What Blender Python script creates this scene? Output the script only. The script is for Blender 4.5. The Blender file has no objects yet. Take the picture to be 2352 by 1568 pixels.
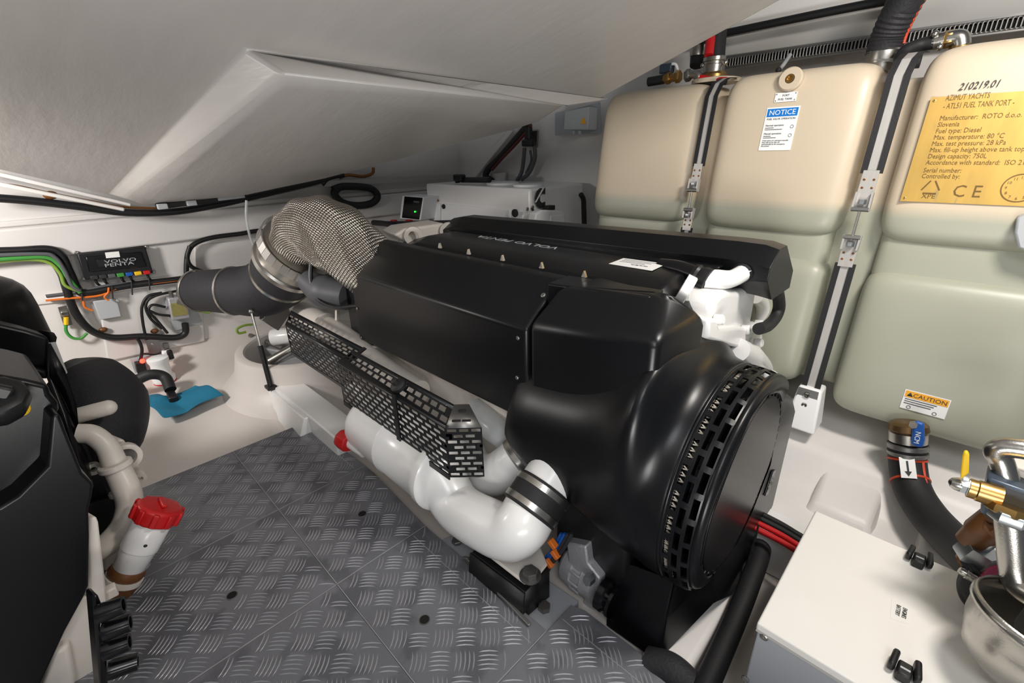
import bpy, math, random
from mathutils import Vector, Matrix
random.seed(4)
# ---------------------------------------------------------------- camera
FPX, CX, CY = 1065.0, 1176.0, 784.0
CAM = Vector((0, 0, 1.3))
_p, _r, _h = math.radians(22.4), math.radians(1.4), math.radians(45)
_Fh = Vector((-math.sin(_h), math.cos(_h), 0)); _R0 = Vector((math.cos(_h), math.sin(_h), 0)); _U0 = Vector((0, 0, 1))
CF = _Fh*math.cos(_p) - _U0*math.sin(_p); _U = _U0*math.cos(_p) + _Fh*math.sin(_p)
CR = _R0*math.cos(_r) - _U*math.sin(_r); CU = _U*math.cos(_r) + _R0*math.sin(_r)
scene = bpy.context.scene
cd = bpy.data.cameras.new('camera'); cam = bpy.data.objects.new('camera', cd); scene.collection.objects.link(cam)
cd.sensor_width = 36; cd.lens = FPX/2352*36; cd.clip_start = 0.02; cd.clip_end = 50
M = Matrix((CR, CU, -CF)).transposed().to_4x4(); M.translation = CAM; cam.matrix_world = M
scene.camera = cam
# ---------------------------------------------------------------- world, lamps, exposure
scene.view_settings.view_transform = 'Standard'; scene.view_settings.look = 'None'
scene.view_settings.gamma = 1; scene.view_settings.use_curve_mapping = False
scene.view_settings.exposure = -0.2
w = bpy.data.worlds.new('world'); scene.world = w; w.use_nodes = True
w.node_tree.nodes['Background'].inputs[0].default_value = (0.86, 0.93, 1.0, 1)
w.node_tree.nodes['Background'].inputs[1].default_value = 0.15
def lamp(name, loc, target, size, power, col, sy=None):
    l = bpy.data.lights.new(name, 'AREA'); l.energy = power; l.color = col; l.size = size
    if sy: l.shape = 'RECTANGLE'; l.size_y = sy
    o = bpy.data.objects.new(name, l); scene.collection.objects.link(o); o.location = loc
    o.rotation_euler = (Vector(target)-Vector(loc)).to_track_quat('-Z', 'Y').to_euler(); return o
lamp('hatch_daylight', (0.75, -0.55, 2.35), (-0.8, 0.9, 0.5), 0.8, 22, (0.95, 0.97, 1.0))
lamp('ceiling_fill', (0.40, -0.42, 0.55), (-0.05, 0.02, 2.2), 0.7, 50, (1.0, 0.98, 0.95))  # unseen fill light added low behind the camera to brighten the ceiling
lamp('ceiling_lamp', (0.30, 1.30, 2.05), (-0.2, 1.55, 0.6), 0.28, 27, (1.0, 0.94, 0.87))
lamp('aft_lamp', (-2.65, -0.85, 1.35), (-3.3, 0.1, 0.4), 0.25, 30, (1.0, 0.95, 0.9))
# ---------------------------------------------------------------- picture point -> place in the room
def ray(px, py): return CF + CR*((px-CX)/FPX) - CU*((py-CY)/FPX)
def PX(px, py, x): d = ray(px, py); return CAM + d*((x-CAM.x)/d.x)
def PY(px, py, y): d = ray(px, py); return CAM + d*((y-CAM.y)/d.y)
def PZ(px, py, z): d = ray(px, py); return CAM + d*((z-CAM.z)/d.z)
def PT(px, py, off=0.0):            # tank front, leaning outboard with height
    d = ray(px, py); return CAM + d*((1.865-off+0.16*CAM.z)/(d.y-0.16*d.z))
def V(*a): return Vector(a)
# ---------------------------------------------------------------- materials
def lin(c): return tuple((v/12.92 if v <= .04045 else ((v+.055)/1.055)**2.4) for v in c)
def hexc(h): return lin(tuple(int(h[i:i+2], 16)/255 for i in (0, 2, 4)))
MATS = {}
def mat(name, col, rough=.5, metal=0, var=0.0, vs=6, bump=0, bs=60, stretch=None, coat=0, spec=None, sss=0, emit=None, alpha=None, dirt=None):
    m = bpy.data.materials.new(name); m.use_nodes = True; nt = m.node_tree; b = nt.nodes['Principled BSDF']
    c = hexc(col) if isinstance(col, str) else col
    b.inputs['Base Color'].default_value = (*c, 1); b.inputs['Roughness'].default_value = rough; b.inputs['Metallic'].default_value = metal
    if coat: b.inputs['Coat Weight'].default_value = coat; b.inputs['Coat Roughness'].default_value = .15
    if spec is not None: b.inputs['Specular IOR Level'].default_value = spec
    if sss: b.inputs['Subsurface Weight'].default_value = sss; b.inputs['Subsurface Radius'].default_value = (.03, .025, .015)
    if emit: b.inputs['Emission Color'].default_value = (*hexc(emit[0]), 1); b.inputs['Emission Strength'].default_value = emit[1]
    if alpha is not None: b.inputs['Alpha'].default_value = alpha
    tc = nt.nodes.new('ShaderNodeTexCoord'); vec = tc.outputs['Object']
    if stretch:
        mp = nt.nodes.new('ShaderNodeMapping'); mp.inputs['Scale'].default_value = stretch; nt.links.new(vec, mp.inputs[0]); vec = mp.outputs[0]
    # every surface carries at least a slight unevenness of tone
    n = nt.nodes.new('ShaderNodeTexNoise'); n.inputs['Scale'].default_value = vs; n.inputs['Detail'].default_value = 5; nt.links.new(vec, n.inputs['Vector'])
    mx = nt.nodes.new('ShaderNodeMix'); mx.data_type = 'RGBA'; nt.links.new(n.outputs[0], mx.inputs['Factor'])
    v = max(var, .02)
    mx.inputs['A'].default_value = (*[max(0, x*(1-v)) for x in c], 1); mx.inputs['B'].default_value = (*[min(1, x*(1+v)) for x in c], 1)
    out = mx.outputs['Result']
    if dirt:
        n2 = nt.nodes.new('ShaderNodeTexNoise'); n2.inputs['Scale'].default_value = dirt[1]; n2.inputs['Detail'].default_value = 8; nt.links.new(vec, n2.inputs['Vector'])
        rp = nt.nodes.new('ShaderNodeValToRGB'); rp.color_ramp.elements[0].position = dirt[2]; rp.color_ramp.elements[1].position = min(1, dirt[2]+.08); nt.links.new(n2.outputs[0], rp.inputs[0])
        m2 = nt.nodes.new('ShaderNodeMix'); m2.data_type = 'RGBA'; nt.links.new(rp.outputs[0], m2.inputs['Factor']); nt.links.new(out, m2.inputs['A']); m2.inputs['B'].default_value = (*hexc(dirt[0]), 1); out = m2.outputs['Result']
    nt.links.new(out, b.inputs['Base Color'])
    if bump:
        n3 = nt.nodes.new('ShaderNodeTexNoise'); n3.inputs['Scale'].default_value = bs; n3.inputs['Detail'].default_value = 6; nt.links.new(vec, n3.inputs['Vector'])
        bp = nt.nodes.new('ShaderNodeBump'); bp.inputs['Strength'].default_value = bump; bp.inputs['Distance'].default_value = .01; nt.links.new(n3.outputs[0], bp.inputs['Height']); nt.links.new(bp.outputs[0], b.inputs['Normal'])
    MATS[name] = m; return m
mat('black_cover', '0b0c0f', .32, var=.15, vs=5, spec=.36, bump=.02, bs=500)
mat('black_plastic', '131315', .45, var=.2)
mat('rubber', '1b1b1d', .6, var=.2, bump=.1, bs=200)
mat('hose_fabric', '26262a', .65, var=.25, bump=.25, bs=120)
mat('black_gloss', '0c0d10', .2, var=.2)
mat('guard_black', '1a1b1d', .35, metal=.3, var=.3, dirt=('6d7378', 90, .66))
mat('white_paint', 'efeeec', .28, var=.02, coat=.3)
mat('cream_paint', 'e6dfd6', .35, var=.03)
mat('white_plastic', 'f3f3f3', .4)
mat('grp_white', 'e8e4e0', .42, var=.04, vs=3, bump=.12, bs=14)
mat('grp_floor', 'd3ccc6', .45, var=.07, vs=3, bump=.1, bs=9, dirt=('b7a793', 5, .68))
mat('grp_ceiling', 'bdb9b5', .36, var=.06, vs=2.5, bump=.22, bs=3, stretch=(1, 6, 6))
mat('wall_panel', 'dcd9d6', .45, var=.03)
mat('grey_panel', 'b9b7b3', .5, var=.03)
mat('steel', 'b9b6b0', .28, metal=1, var=.08, bump=.05, bs=300)
mat('steel_dull', '8d8c8a', .42, metal=.9, var=.15)
mat('alu_cast', 'b9b9bd', .45, metal=.5, var=.2, bump=.2, bs=90)
mat('strap_steel', 'c2bfbb', .38, metal=.35, var=.1, stretch=(20, 20, 1))
mat('zinc', 'b7bcbf', .33, metal=.9, var=.1)
mat('brass', 'b9955c', .34, metal=1, var=.12)
mat('brass_plate', 'c7a255', .45, metal=.45, var=.25, vs=3, stretch=(9, 9, 1.5), dirt=('ab9464', 4, .62))
mat('brass_dark', '6f5426', .5, metal=.3)
mat('bronze', '7d6344', .36, metal=.8, var=.25)
mat('copper', '8c5a2c', .4, metal=.6, var=.3)
mat('brown_plastic', '6e4520', .4, var=.2)
mat('grey_box', 'b4b8bb', .5)
mat('battery_grey', 'a3a6ab', .45, var=.03)
mat('battery_lid', 'e9e6e0', .4, var=.03, dirt=('d2c8b8', 4, .7))
mat('red', 'c4181b', .4, var=.08)
mat('blue_cloth', '0f6d8c', .75, var=.15, vs=9, bump=.3, bs=200)
mat('blue', '1a56a8', .35)
mat('notice_blue', '1178cf', .4)
mat('yellow', 'efc11a', .4)
mat('orange', 'e07322', .45)
mat('green', '3f8f3a', .5)
mat('green_yellow', '7d9a3c', .5)
mat('grey_cable', '55565a', .5)
mat('label_olive', '948c52', .6, var=.3, vs=40)
mat('ink', '2a2b2e', .6)
mat('paper', 'f3f3f1', .5)
mat('caution_orange', 'f3ab1d', .45)
mat('orange_stripe', 'c8421f', .5)
mat('magenta', '9a2c56', .45)
mat('blue_grey', '3d4957', .32, metal=.2, var=.08)
mat('dark_void', '0b0a0a', .8)
mat('wood_red', '5a1c10', .6)
mat('led_red', 'ff2a20', .4, emit=('ff2418', 14))
mat('led_green', '30ff40', .4, emit=('30ff40', 5))
mat('seat_foam', '8d8d8f', .8, var=.4, bump=.6, bs=300)
mat('fin_metal', 'cfc8ba', .45, metal=.5, var=.4, vs=60)
mat('glass_tube', 'c9ced0', .2, alpha=.55)
def plate_mat():                     # aluminium tread plate, worn
    m = mat('tread_plate', '7f8086', .42, metal=.3, var=.2, vs=5, dirt=('6a6b71', 7, .5)); return m
plate_mat(); mat('tread_bar', 'adadb2', .4, metal=.3, var=.25, vs=8)
def mesh_blanket():                  # woven wire over foil
    m = mat('wire_blanket', 'b9ac98', .25, metal=1, var=.25, vs=12)
    return m
mesh_blanket()
def tank_mat():                      # milky plastic; the fuel inside shows through up to its level
    m = mat('tank_plastic', 'cfc0a9', .38, var=.03, vs=2, sss=.15); nt = m.node_tree; b = nt.nodes['Principled BSDF']
    link = [l for l in nt.links if l.to_socket == b.inputs['Base Color']][0]; src = link.from_socket
    g = nt.nodes.new('ShaderNodeNewGeometry'); s = nt.nodes.new('ShaderNodeSeparateXYZ'); nt.links.new(g.outputs['Position'], s.inputs[0])
    mr = nt.nodes.new('ShaderNodeMapRange'); mr.inputs['From Min'].default_value = 1.06; mr.inputs['From Max'].default_value = 1.10; nt.links.new(s.outputs['Z'], mr.inputs['Value'])
    mx = nt.nodes.new('ShaderNodeMix'); mx.data_type = 'RGBA'; nt.links.new(mr.outputs[0], mx.inputs['Factor']); mx.inputs['A'].default_value = (*hexc('a8a998'), 1); nt.links.new(src, mx.inputs['B'])
    nt.links.new(mx.outputs['Result'], b.inputs['Base Color'])
tank_mat()
# ---------------------------------------------------------------- mesh helpers
COL = scene.collection
WPOS = {}
def frame(t, ref=None):
    t = t.normalized(); r = Vector(ref) if ref else (Vector((0, 0, 1)) if abs(t.z) < .9 else Vector((1, 0, 0)))
    a = (r - t*r.dot(t)).normalized(); return a, t.cross(a)
def spline(pts, n=6):
    pts = [Vector(p) for p in pts]
    if len(pts) < 3: return pts
    P = [2*pts[0]-pts[1]] + pts + [2*pts[-1]-pts[-2]]; out = []
    for i in range(1, len(P)-2):
        a, b, c, d = P[i-1:i+3]
        for k in range(n):
            t = k/n; out.append(.5*((2*b)+(c-a)*t+(2*a-5*b+4*c-d)*t*t+(3*b-a-3*c+d)*t*t*t))
    out.append(pts[-1]); return out
class MB:
    def __init__(s): s.v = []; s.f = []
    def poly(s, pts): i = len(s.v); s.v += [Vector(p) for p in pts]; s.f.append(tuple(range(i, i+len(pts)))); return s
    def prism(s, pts, vec):
        pts = [Vector(p) for p in pts]; vec = Vector(vec); n = len(pts); i = len(s.v)
        s.v += pts + [p+vec for p in pts]
        s.f.append(tuple(range(i+n-1, i-1, -1))); s.f.append(tuple(range(i+n, i+2*n)))
        for k in range(n): j = (k+1) % n; s.f.append((i+k, i+j, i+n+j, i+n+k))
        return s
    def box(s, c, size, M=None):
        c = Vector(c); h = Vector(size)/2; pts = []
        for dz in (-1, 1):
            for dx, dy in ((-1, -1), (1, -1), (1, 1), (-1, 1)):
                o = Vector((dx*h.x, dy*h.y, dz*h.z)); pts.append(c + (M @ o if M else o))
        return s.hexa(pts)
    def hexa(s, p):
        i = len(s.v); s.v += [Vector(q) for q in p]
        for f in ((0, 3, 2, 1), (4, 5, 6, 7), (0, 1, 5, 4), (1, 2, 6, 5), (2, 3, 7, 6), (3, 0, 4, 7)): s.f.append(tuple(i+k for k in f))
        return s
    def bb(s, x0, x1, y0, y1, z0, z1): return s.box(((x0+x1)/2, (y0+y1)/2, (z0+z1)/2), (x1-x0, y1-y0, z1-z0))
    def bar(s, a, b, wd, th, up=None):          # rectangular bar from a to b
        a, b = Vector(a), Vector(b); u, w_ = frame(b-a, up)
        p = [a-w_*wd/2-u*th/2, a+w_*wd/2-u*th/2, a+w_*wd/2+u*th/2, a-w_*wd/2+u*th/2]
        d = b-a; return s.hexa(p+[q+d for q in p])
    def tube(s, pts, r, n=10, caps=True, ref=None):
        pts = [Vector(p) for p in pts]; m = len(pts); rs = r if isinstance(r, (list, tuple)) else [r]*m
        if len(rs) != m: rs = [rs[min(len(rs)-1, int(k*(len(rs)-1)/(m-1)))]+(rs[min(len(rs)-1, int(k*(len(rs)-1)/(m-1))+1)]-rs[min(len(rs)-1, int(k*(len(rs)-1)/(m-1)))])*((k*(len(rs)-1)/(m-1)) % 1) for k in range(m)]
        i0 = len(s.v); a = None
        for k in range(m):
            t = (pts[min(k+1, m-1)]-pts[max(k-1, 0)]).normalized()
            if a is None: a, b = frame(t, ref)
            else: a = (a - t*a.dot(t)).normalized(); b = t.cross(a)
            for j in range(n):
                q = 2*math.pi*j/n; s.v.append(pts[k] + (a*math.cos(q)+b*math.sin(q))*rs[k])
        for k in range(m-1):
            for j in range(n):
                j2 = (j+1) % n; s.f.append((i0+k*n+j, i0+k*n+j2, i0+(k+1)*n+j2, i0+(k+1)*n+j))
        if caps: s.f.append(tuple(i0+j for j in range(n-1, -1, -1))); s.f.append(tuple(i0+(m-1)*n+j for j in range(n)))
        return s
    def lathe(s, o, ax, prof, n=24, caps=True, ref=None, a0=0, a1=360):
        o, ax = Vector(o), Vector(ax).normalized(); a, b = frame(ax, ref); i0 = len(s.v); full = (a1-a0) >= 360; nn = n if full else n+1
        for t, r in prof:
            for j in range(nn):
                q = math.radians(a0+(a1-a0)*j/n); s.v.append(o+ax*t+(a*math.cos(q)+b*math.sin(q))*r)
        for k in range(len(prof)-1):
            for j in range(n):
                j2 = (j+1) % nn; s.f.append((i0+k*nn+j, i0+k*nn+j2, i0+(k+1)*nn+j2, i0+(k+1)*nn+j))
        if caps and full:
            s.f.append(tuple(i0+j for j in range(nn-1, -1, -1))); s.f.append(tuple(i0+(len(prof)-1)*nn+j for j in range(nn)))
        return s
    def ball(s, c, r, n=12, sq=(1, 1, 1)):
        i = len(s.v); s.lathe((0, 0, 0), (0, 0, 1), [(-r*math.cos(math.pi*k/8), max(1e-4, r*math.sin(math.pi*k/8))) for k in range(9)], n)
        for k in range(i, len(s.v)): s.v[k] = Vector(c)+Vector((s.v[k].x*sq[0], s.v[k].y*sq[1], s.v[k].z*sq[2]))
        return s
    def grid(s, rows, close=False):
        i0 = len(s.v); n = len(rows[0])
        for r in rows: s.v += [Vector(p) for p in r]
        for k in range(len(rows)-1):
            for j in range(n if close else n-1):
                j2 = (j+1) % n; s.f.append((i0+k*n+j, i0+k*n+j2, i0+(k+1)*n+j2, i0+(k+1)*n+j))
        return s
    def perf(s, fn, u0, u1, v0, v1, nu, nv, fu=.7, fv=.6, rnd=.5, brick=True, per=False, keep=None, back=None):
        # sheet in (u,v) pierced by rounded slots; fn maps (u,v) to a point
        du, dv = (u1-u0)/nu, (v1-v0)/nv; K = 4
        base = []
        hu, hv = fu/2*du, fv/2*dv; rr = rnd*min(hu, hv)*1.0
        for cxs, cys, q0 in ((1, 1, 0), (-1, 1, 90), (-1, -1, 180), (1, -1, 270)):
            for k in range(K):
                q = math.radians(q0+90*k/(K-1)); base.append((cxs*(hu-rr)+rr*math.cos(q), cys*(hv-rr)+rr*math.sin(q)))
        corners = [(1, 1), (-1, 1), (-1, -1), (1, -1)]; outs = []
        side = {0: lambda p: (du/2, p[1]), 1: lambda p: (p[0], dv/2), 2: lambda p: (-du/2, p[1]), 3: lambda p: (p[0], -dv/2)}
        for ci in range(4):
            cc = (corners[ci][0]*du/2, corners[ci][1]*dv/2)
            outs += [side[ci](base[ci*K]), cc, cc, side[(ci+1) % 4](base[ci*K+3])]
        n = len(base)
        for r in range(nv):
            off = .5 if (brick and r % 2) else 0
            cols = range(-1 if off and not per else 0, nu)
            for c in cols:
                uc, vc = u0+(c+.5+off)*du, v0+(r+.5)*dv
                solid = (keep and not keep(uc, vc)) or (not per and (uc-hu < u0+.001*du or uc+hu > u1-.001*du))
                cl = (lambda u: u) if per else (lambda u: min(u1, max(u0, u)))
                if solid:
                    a, b_ = cl(uc-du/2), cl(uc+du/2)
                    if b_-a < 1e-6: continue
                    for g_ in (fn, back) if back else (fn,): s.poly([g_(a, vc-dv/2), g_(b_, vc-dv/2), g_(b_, vc+dv/2), g_(a, vc+dv/2)])
                    continue
                i = len(s.v)
                s.v += [Vector(fn(cl(uc+p[0]), vc+p[1])) for p in base] + [Vector(fn(cl(uc+p[0]), vc+p[1])) for p in outs]
                for k in range(n):
                    k2 = (k+1) % n
                    if outs[k] == outs[k2]: s.f.append((i+k, i+n+k, i+k2))
                    else: s.f.append((i+k, i+n+k, i+n+k2, i+k2))
                if back:
                    m_ = len(s.v)
                    s.v += [Vector(back(cl(uc+p[0]), vc+p[1])) for p in base] + [Vector(back(cl(uc+p[0]), vc+p[1])) for p in outs]
                    for k in range(n):
                        k2 = (k+1) % n
                        if outs[k] == outs[k2]: s.f.append((m_+k, m_+k2, m_+n+k))
                        else: s.f.append((m_+k, m_+k2, m_+n+k2, m_+n+k))
                        s.f.append((i+k, i+k2, m_+k2, m_+k))
        return s
    def mesh(s, name, org):
        me = bpy.data.meshes.new(name); me.from_pydata([tuple(p-org) for p in s.v], [], s.f); return me
    def build(s, name, m, parent=None, bevel=0, seg=2, sub=0, solid=0, smooth=True, ang=35, shear=None, tag=None, off=-1):
        if parent is None:
            xs = [p.x for p in s.v]; ys = [p.y for p in s.v]; zs = [p.z for p in s.v]
            org = Vector(((min(xs)+max(xs))/2, (min(ys)+max(ys))/2, min(zs)))
        else: org = WPOS[parent.name]
        me = s.mesh(name, org); me.materials.append(MATS[m])
        import bmesh
        bm = bmesh.new(); bm.from_mesh(me); bmesh.ops.remove_doubles(bm, verts=bm.verts, dist=1e-5); bmesh.ops.recalc_face_normals(bm, faces=bm.faces); bm.to_mesh(me); bm.free()
        if smooth:
            me.polygons.foreach_set('use_smooth', [True]*len(me.polygons)); me.set_sharp_from_angle(angle=math.radians(ang))
        o = bpy.data.objects.new(name, me); COL.objects.link(o)
        if parent: o.parent = parent
        else: o.location = org
        WPOS[o.name] = org.copy()
        if solid: q = o.modifiers.new('thickness', 'SOLIDIFY'); q.thickness = solid; q.offset = off
        if bevel: q = o.modifiers.new('bevel', 'BEVEL'); q.width = bevel; q.segments = seg; q.limit_method = 'ANGLE'; q.angle_limit = math.radians(30); q.harden_normals = False
        if sub: q = o.modifiers.new('sub', 'SUBSURF'); q.levels = sub; q.render_levels = sub
        if tag: settag(o, *tag)
        return o
def settag(o, label=None, cat=None, group=None, kind=None):
    if label: o['label'] = label
    if cat: o['category'] = cat
    if group: o['group'] = group
    if kind: o['kind'] = kind
    return o
def thing(name, loc, label, cat, group=None, kind=None):
    o = bpy.data.objects.new(name, None); o.empty_display_size = .1; COL.objects.link(o); o.location = loc; WPOS[o.name] = Vector(loc)
    if kind: o['kind'] = kind; 
    if label: o['label'] = label
    if cat: o['category'] = cat
    if group: o['group'] = group
    return o
def text(name, body, m, o, xd, yd, size, parent, align='LEFT', ext=.0004, shearx=0, squash=1):
    cu = bpy.data.curves.new('t', 'FONT'); cu.body = body; cu.size = size; cu.align_x = align; cu.extrude = ext; cu.resolution_u = 2; cu.shear = shearx
    ob = bpy.data.objects.new('t', cu); COL.objects.link(ob)
    dg = bpy.context.evaluated_depsgraph_get(); me = bpy.data.meshes.new_from_object(ob.evaluated_get(dg)); bpy.data.objects.remove(ob); bpy.data.curves.remove(cu)
    xd, yd = Vector(xd).normalized(), Vector(yd).normalized(); zd = xd.cross(yd); org = WPOS[parent.name]; o = Vector(o)-org
    for v in me.vertices: c = v.co.copy(); v.co = o + xd*c.x*squash + yd*c.y + zd*c.z
    me.materials.clear(); me.materials.append(MATS[m]); me.name = name
    ob = bpy.data.objects.new(name, me); COL.objects.link(ob); ob.parent = parent; WPOS[ob.name] = org.copy(); return ob
def inst(src, name, mtx, parent):            # a further copy of a small piece sharing its mesh
    o = bpy.data.objects.new(name, src.data); COL.objects.link(o); o.parent = parent; o.matrix_local = Matrix.Translation(-WPOS[parent.name]) @ mtx; WPOS[o.name] = WPOS[parent.name].copy(); return o
_screw = {}
def screw(parent, p, nrm, r=.006, m='steel', h=.004, name='screw'):
    key = (m, round(r, 4), round(h, 4), name)
    if key not in _screw:
        b = MB().lathe((0, 0, 0), (0, 0, 1), [(0, r), (h*.6, r), (h, r*.7), (h*.98, r*.3), (h*.6, r*.28)], 6 if 'bolt' in name else 10)
        me = b.mesh(name, Vector()); me.materials.append(MATS[m]); _screw[key] = me
    o = bpy.data.objects.new(name, _screw[key]); COL.objects.link(o); o.parent = parent
    q = Vector((0, 0, 1)).rotation_difference(Vector(nrm)).to_matrix().to_4x4(); o.matrix_local = Matrix.Translation(Vector(p)-WPOS[parent.name]) @ q; WPOS[o.name] = WPOS[parent.name].copy(); return o
def hexnut(b, o, ax, r, h): return b.lathe(o, ax, [(0, r*.94), (h*.1, r), (h*.9, r), (h, r*.94)], 6)
# ================================================================ SETTING
# ---- floor of tread plates
floor = thing('floor', (-1.0, .3, 0), 'grey aluminium five-bar tread plates covering the walkway between the engines', None, kind='structure')
S2 = math.sqrt(.5); PITCH = .0675
def inside(poly, x, y):
    c = False; n = len(poly)
    for i in range(n):
        x1, y1 = poly[i]; x2, y2 = poly[(i+1) % n]
        if (y1 > y) != (y2 > y) and x < (x2-x1)*(y-y1)/(y2-y1)+x1: c = not c
    return c
def deck_plate(poly, holes=()):
    b = MB().prism([(x, y, -.006) for x, y in poly], (0, 0, .006))
    p = b.build('deck_plate', 'tread_plate', floor, bevel=.0015, seg=1)
    t = MB(); xs = [q[0] for q in poly]; ys = [q[1] for q in poly]
    for i in range(-60, 60):
        for j in range(-60, 60):
            cx_, cy_ = (i*S2 - j*S2)*PITCH - .9, (i*S2 + j*S2)*PITCH + .3
            if not (min(xs)-.05 < cx_ < max(xs)+.05 and min(ys)-.05 < cy_ < max(ys)+.05): continue
            d, e = (V(S2, S2, 0), V(-S2, S2, 0)) if (i+j) % 2 else (V(-S2, S2, 0), V(S2, S2, 0))
            for k in range(-2, 3):
                c = V(cx_, cy_, 0) + e*k*.0122; L = .0305*(1-.05*abs(k)); wd = .0023
                if not all(inside(poly, q.x, q.y) for q in (c-d*L, c+d*L)): continue
                if any((c-V(hx, hy, 0)).length < .035 for hx, hy in holes): continue
                i0 = len(t.v)
                for s_ in (-1, -.6, 0, .6, 1):
                    m_ = c+d*L*s_+e*.0036*(1-s_*s_)+V(0, 0, .0003); wq = wd*(1-.85*s_**4)
                    t.v += [m_-e*wq, m_+V(0, 0, .0020*(1-.8*s_**4)), m_+e*wq]
                for q in range(4): t.f += [(i0+3*q, i0+3*q+3, i0+3*q+4, i0+3*q+1), (i0+3*q+1, i0+3*q+4, i0+3*q+5, i0+3*q+2)]
    tb = t.build('tread_bars', 'tread_bar', p, smooth=False); tb['kind'] = 'stuff'
    for hx, hy in holes:
        MB().lathe((hx, hy, .0006), (0, 0, 1), [(0, .017), (.0012, .0165), (.0012, .0145)], 20, caps=False).build('finger_hole_rim', 'steel_dull', p)
        MB().lathe((hx, hy, .0004), (0, 0, 1), [(0, .0147), (.0009, .0147)], 20).build('finger_hole', 'dark_void', p)
G = .0025
H = [PZ(832, 1180, 0), PZ(533, 1367, 0), PZ(975, 1423, 0)]
deck_plate([(-2.27, -.02), (-2.27, .365-G), (-1.70-G, .365-G), (-1.70-G, -.1), (-2.05, -.1)])
deck_plate([(-2.27, .365), (-2.27, .72), (-1.70-G, .745), (-1.70-G, .365)])
deck_plate([(-1.70, -.32), (-1.70, .365-G), (-1.20-G, .365-G), (-1.20-G, -.32)], [(H[1].x, H[1].y)])
deck_plate([(-1.70, .365), (-1.70, .745), (-1.62, .745), (-1.2-G, .715), (-1.2-G, .365)], [(H[0].x, H[0].y)])
deck_plate([(-1.2, -.32), (-1.2, .365-G), (-.60-G, .365-G), (-.60-G, -.32)])
deck_plate([(-1.2, .365), (-1.2, .715), (-.62, .715), (-.60-G, .715), (-.60-G, .365)], [(H[2].x, H[2].y)])
deck_plate([(-.60, -.32), (-.60, .83), (-.56, .845), (-.3, .845), (.3, .845), (.3, -.32)])
# folded edge and engraved border lines
for a, b_ in (((-2.27, -.02), (-2.27, .72)), ((-2.27, .72), (-1.70, .745))):
    MB().bar(V(*a, -.02), V(*b_, -.02), .004, .035).build('plate_edge', 'tread_bar', floor)
for a, b_ in (((-1.19, .655), (-.61, .655)), ((-.59, .775), (-.05, .775)), ((-2.25, .69), (-1.72, .7))):
    MB().bar(V(*a, .0006), V(*b_, .0006), .0022, .0012).build('border_groove', 'tread_bar', floor)
for a, b_ in (((-1.701, -.1), (-1.701, .745)), ((-1.201, -.32), (-1.201, .715)), ((-.601, -.32), (-.601, .715)), ((-2.27, .364), (-.603, .364))):
    MB().bar(V(*a, -.0002), V(*b_, -.0002), .0026, .0012).build('worn_seam', 'tread_bar', floor)
# ---- moulded hull floor
hf = thing('floor_hull', (-1.5, 0, -.3), 'white moulded fibreglass hull bottom below the tread plates', None, kind='structure')
b = MB()
prof = [(-3.66, .5), (-3.63, .2), (-3.58, .10), (-3.48, .04), (-3.34, .008), (-3.1, -.015), (-2.6, -.03), (-2.2, -.05), (-1.2, -.06), (0, -.06), (1.2, -.06)]
prof = [(x, z) for x, z in prof if x > -3.9]
rows = []
for y in [-2.0, -1.4, -.9, -.4, 0, .4, .8, 1.2, 1.5]:
    rows.append([(x, y, z + (.006*math.sin(y*3+x*2) if x > -3.3 and x < -2.3 else 0)) for x, z in prof])
rows.append([(x, 1.66, z+.02) for x, z in prof]); 
b.grid(rows); hs = b.build('hull_shell', 'grp_floor', hf, sub=2)
# ledges below the fuel tank
b = MB()
prof = [(1.44, -.07), (1.46, .055), (1.49, .085), (1.72, .10), (1.755, .115), (1.83, .20), (1.86, .225), (2.02, .235), (2.05, .25), (3.2, .26)]
b.grid([[(x, y, z) for y, z in prof] for x in (-3.6, -1.0, 1.3)])
b.build('hull_ledge', 'grp_white', hf, bevel=.02, seg=3, ang=80)
for x0_, x1_ in ((-.62, -.36), (-.20, .02), (.1, .34)): MB().hexa([(x0_, 1.62, .06), (x1_, 1.62, .06), (x1_, 1.86, .06), (x0_, 1.86, .06), (x0_+.03, 1.66, .125), (x1_-.03, 1.66, .125), (x1_-.02, 1.86, .19), (x0_+.02, 1.86, .19)]).build('moulded_pad', 'grp_white', hf, bevel=.015, seg=3)
# engine bed beams
b = MB()
p0, p1 = PZ(625, 880, .1), PZ(840, 1035, .1)
b.bb(p0.x, -1.86, p0.y-.01, p0.y+.13, -.06, .1); b.build('engine_bed', 'white_paint', hf, bevel=.008, seg=3)
b = MB(); q = PZ(640, 905, .1)
b.hexa([(p0.x+.0, p0.y-.06, -.06), (p0.x+.5, p0.y-.09, -.06), (p0.x+.5, p0.y+.02, -.06), (p0.x, p0.y+.02, -.06), (p0.x+.02, p0.y-.03, .088), (p0.x+.5, p0.y-.03, .088), (p0.x+.5, p0.y+.02, .088), (p0.x+.02, p0.y+.02, .088)])
b.build('bed_flange', 'white_paint', hf, bevel=.006, seg=3)
MB().bb(-1.8, -.05, 1.42, 1.56, -.06, .1).build('engine_bed', 'white_paint', hf, bevel=.01, seg=3)
a_ = PZ(1560, 1500, -.03); MB().bb(-.37, -.25, .55, 1.35, -.07, -.005).build('stringer', 'grp_white', hf, bevel=.02, seg=4)
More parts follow.
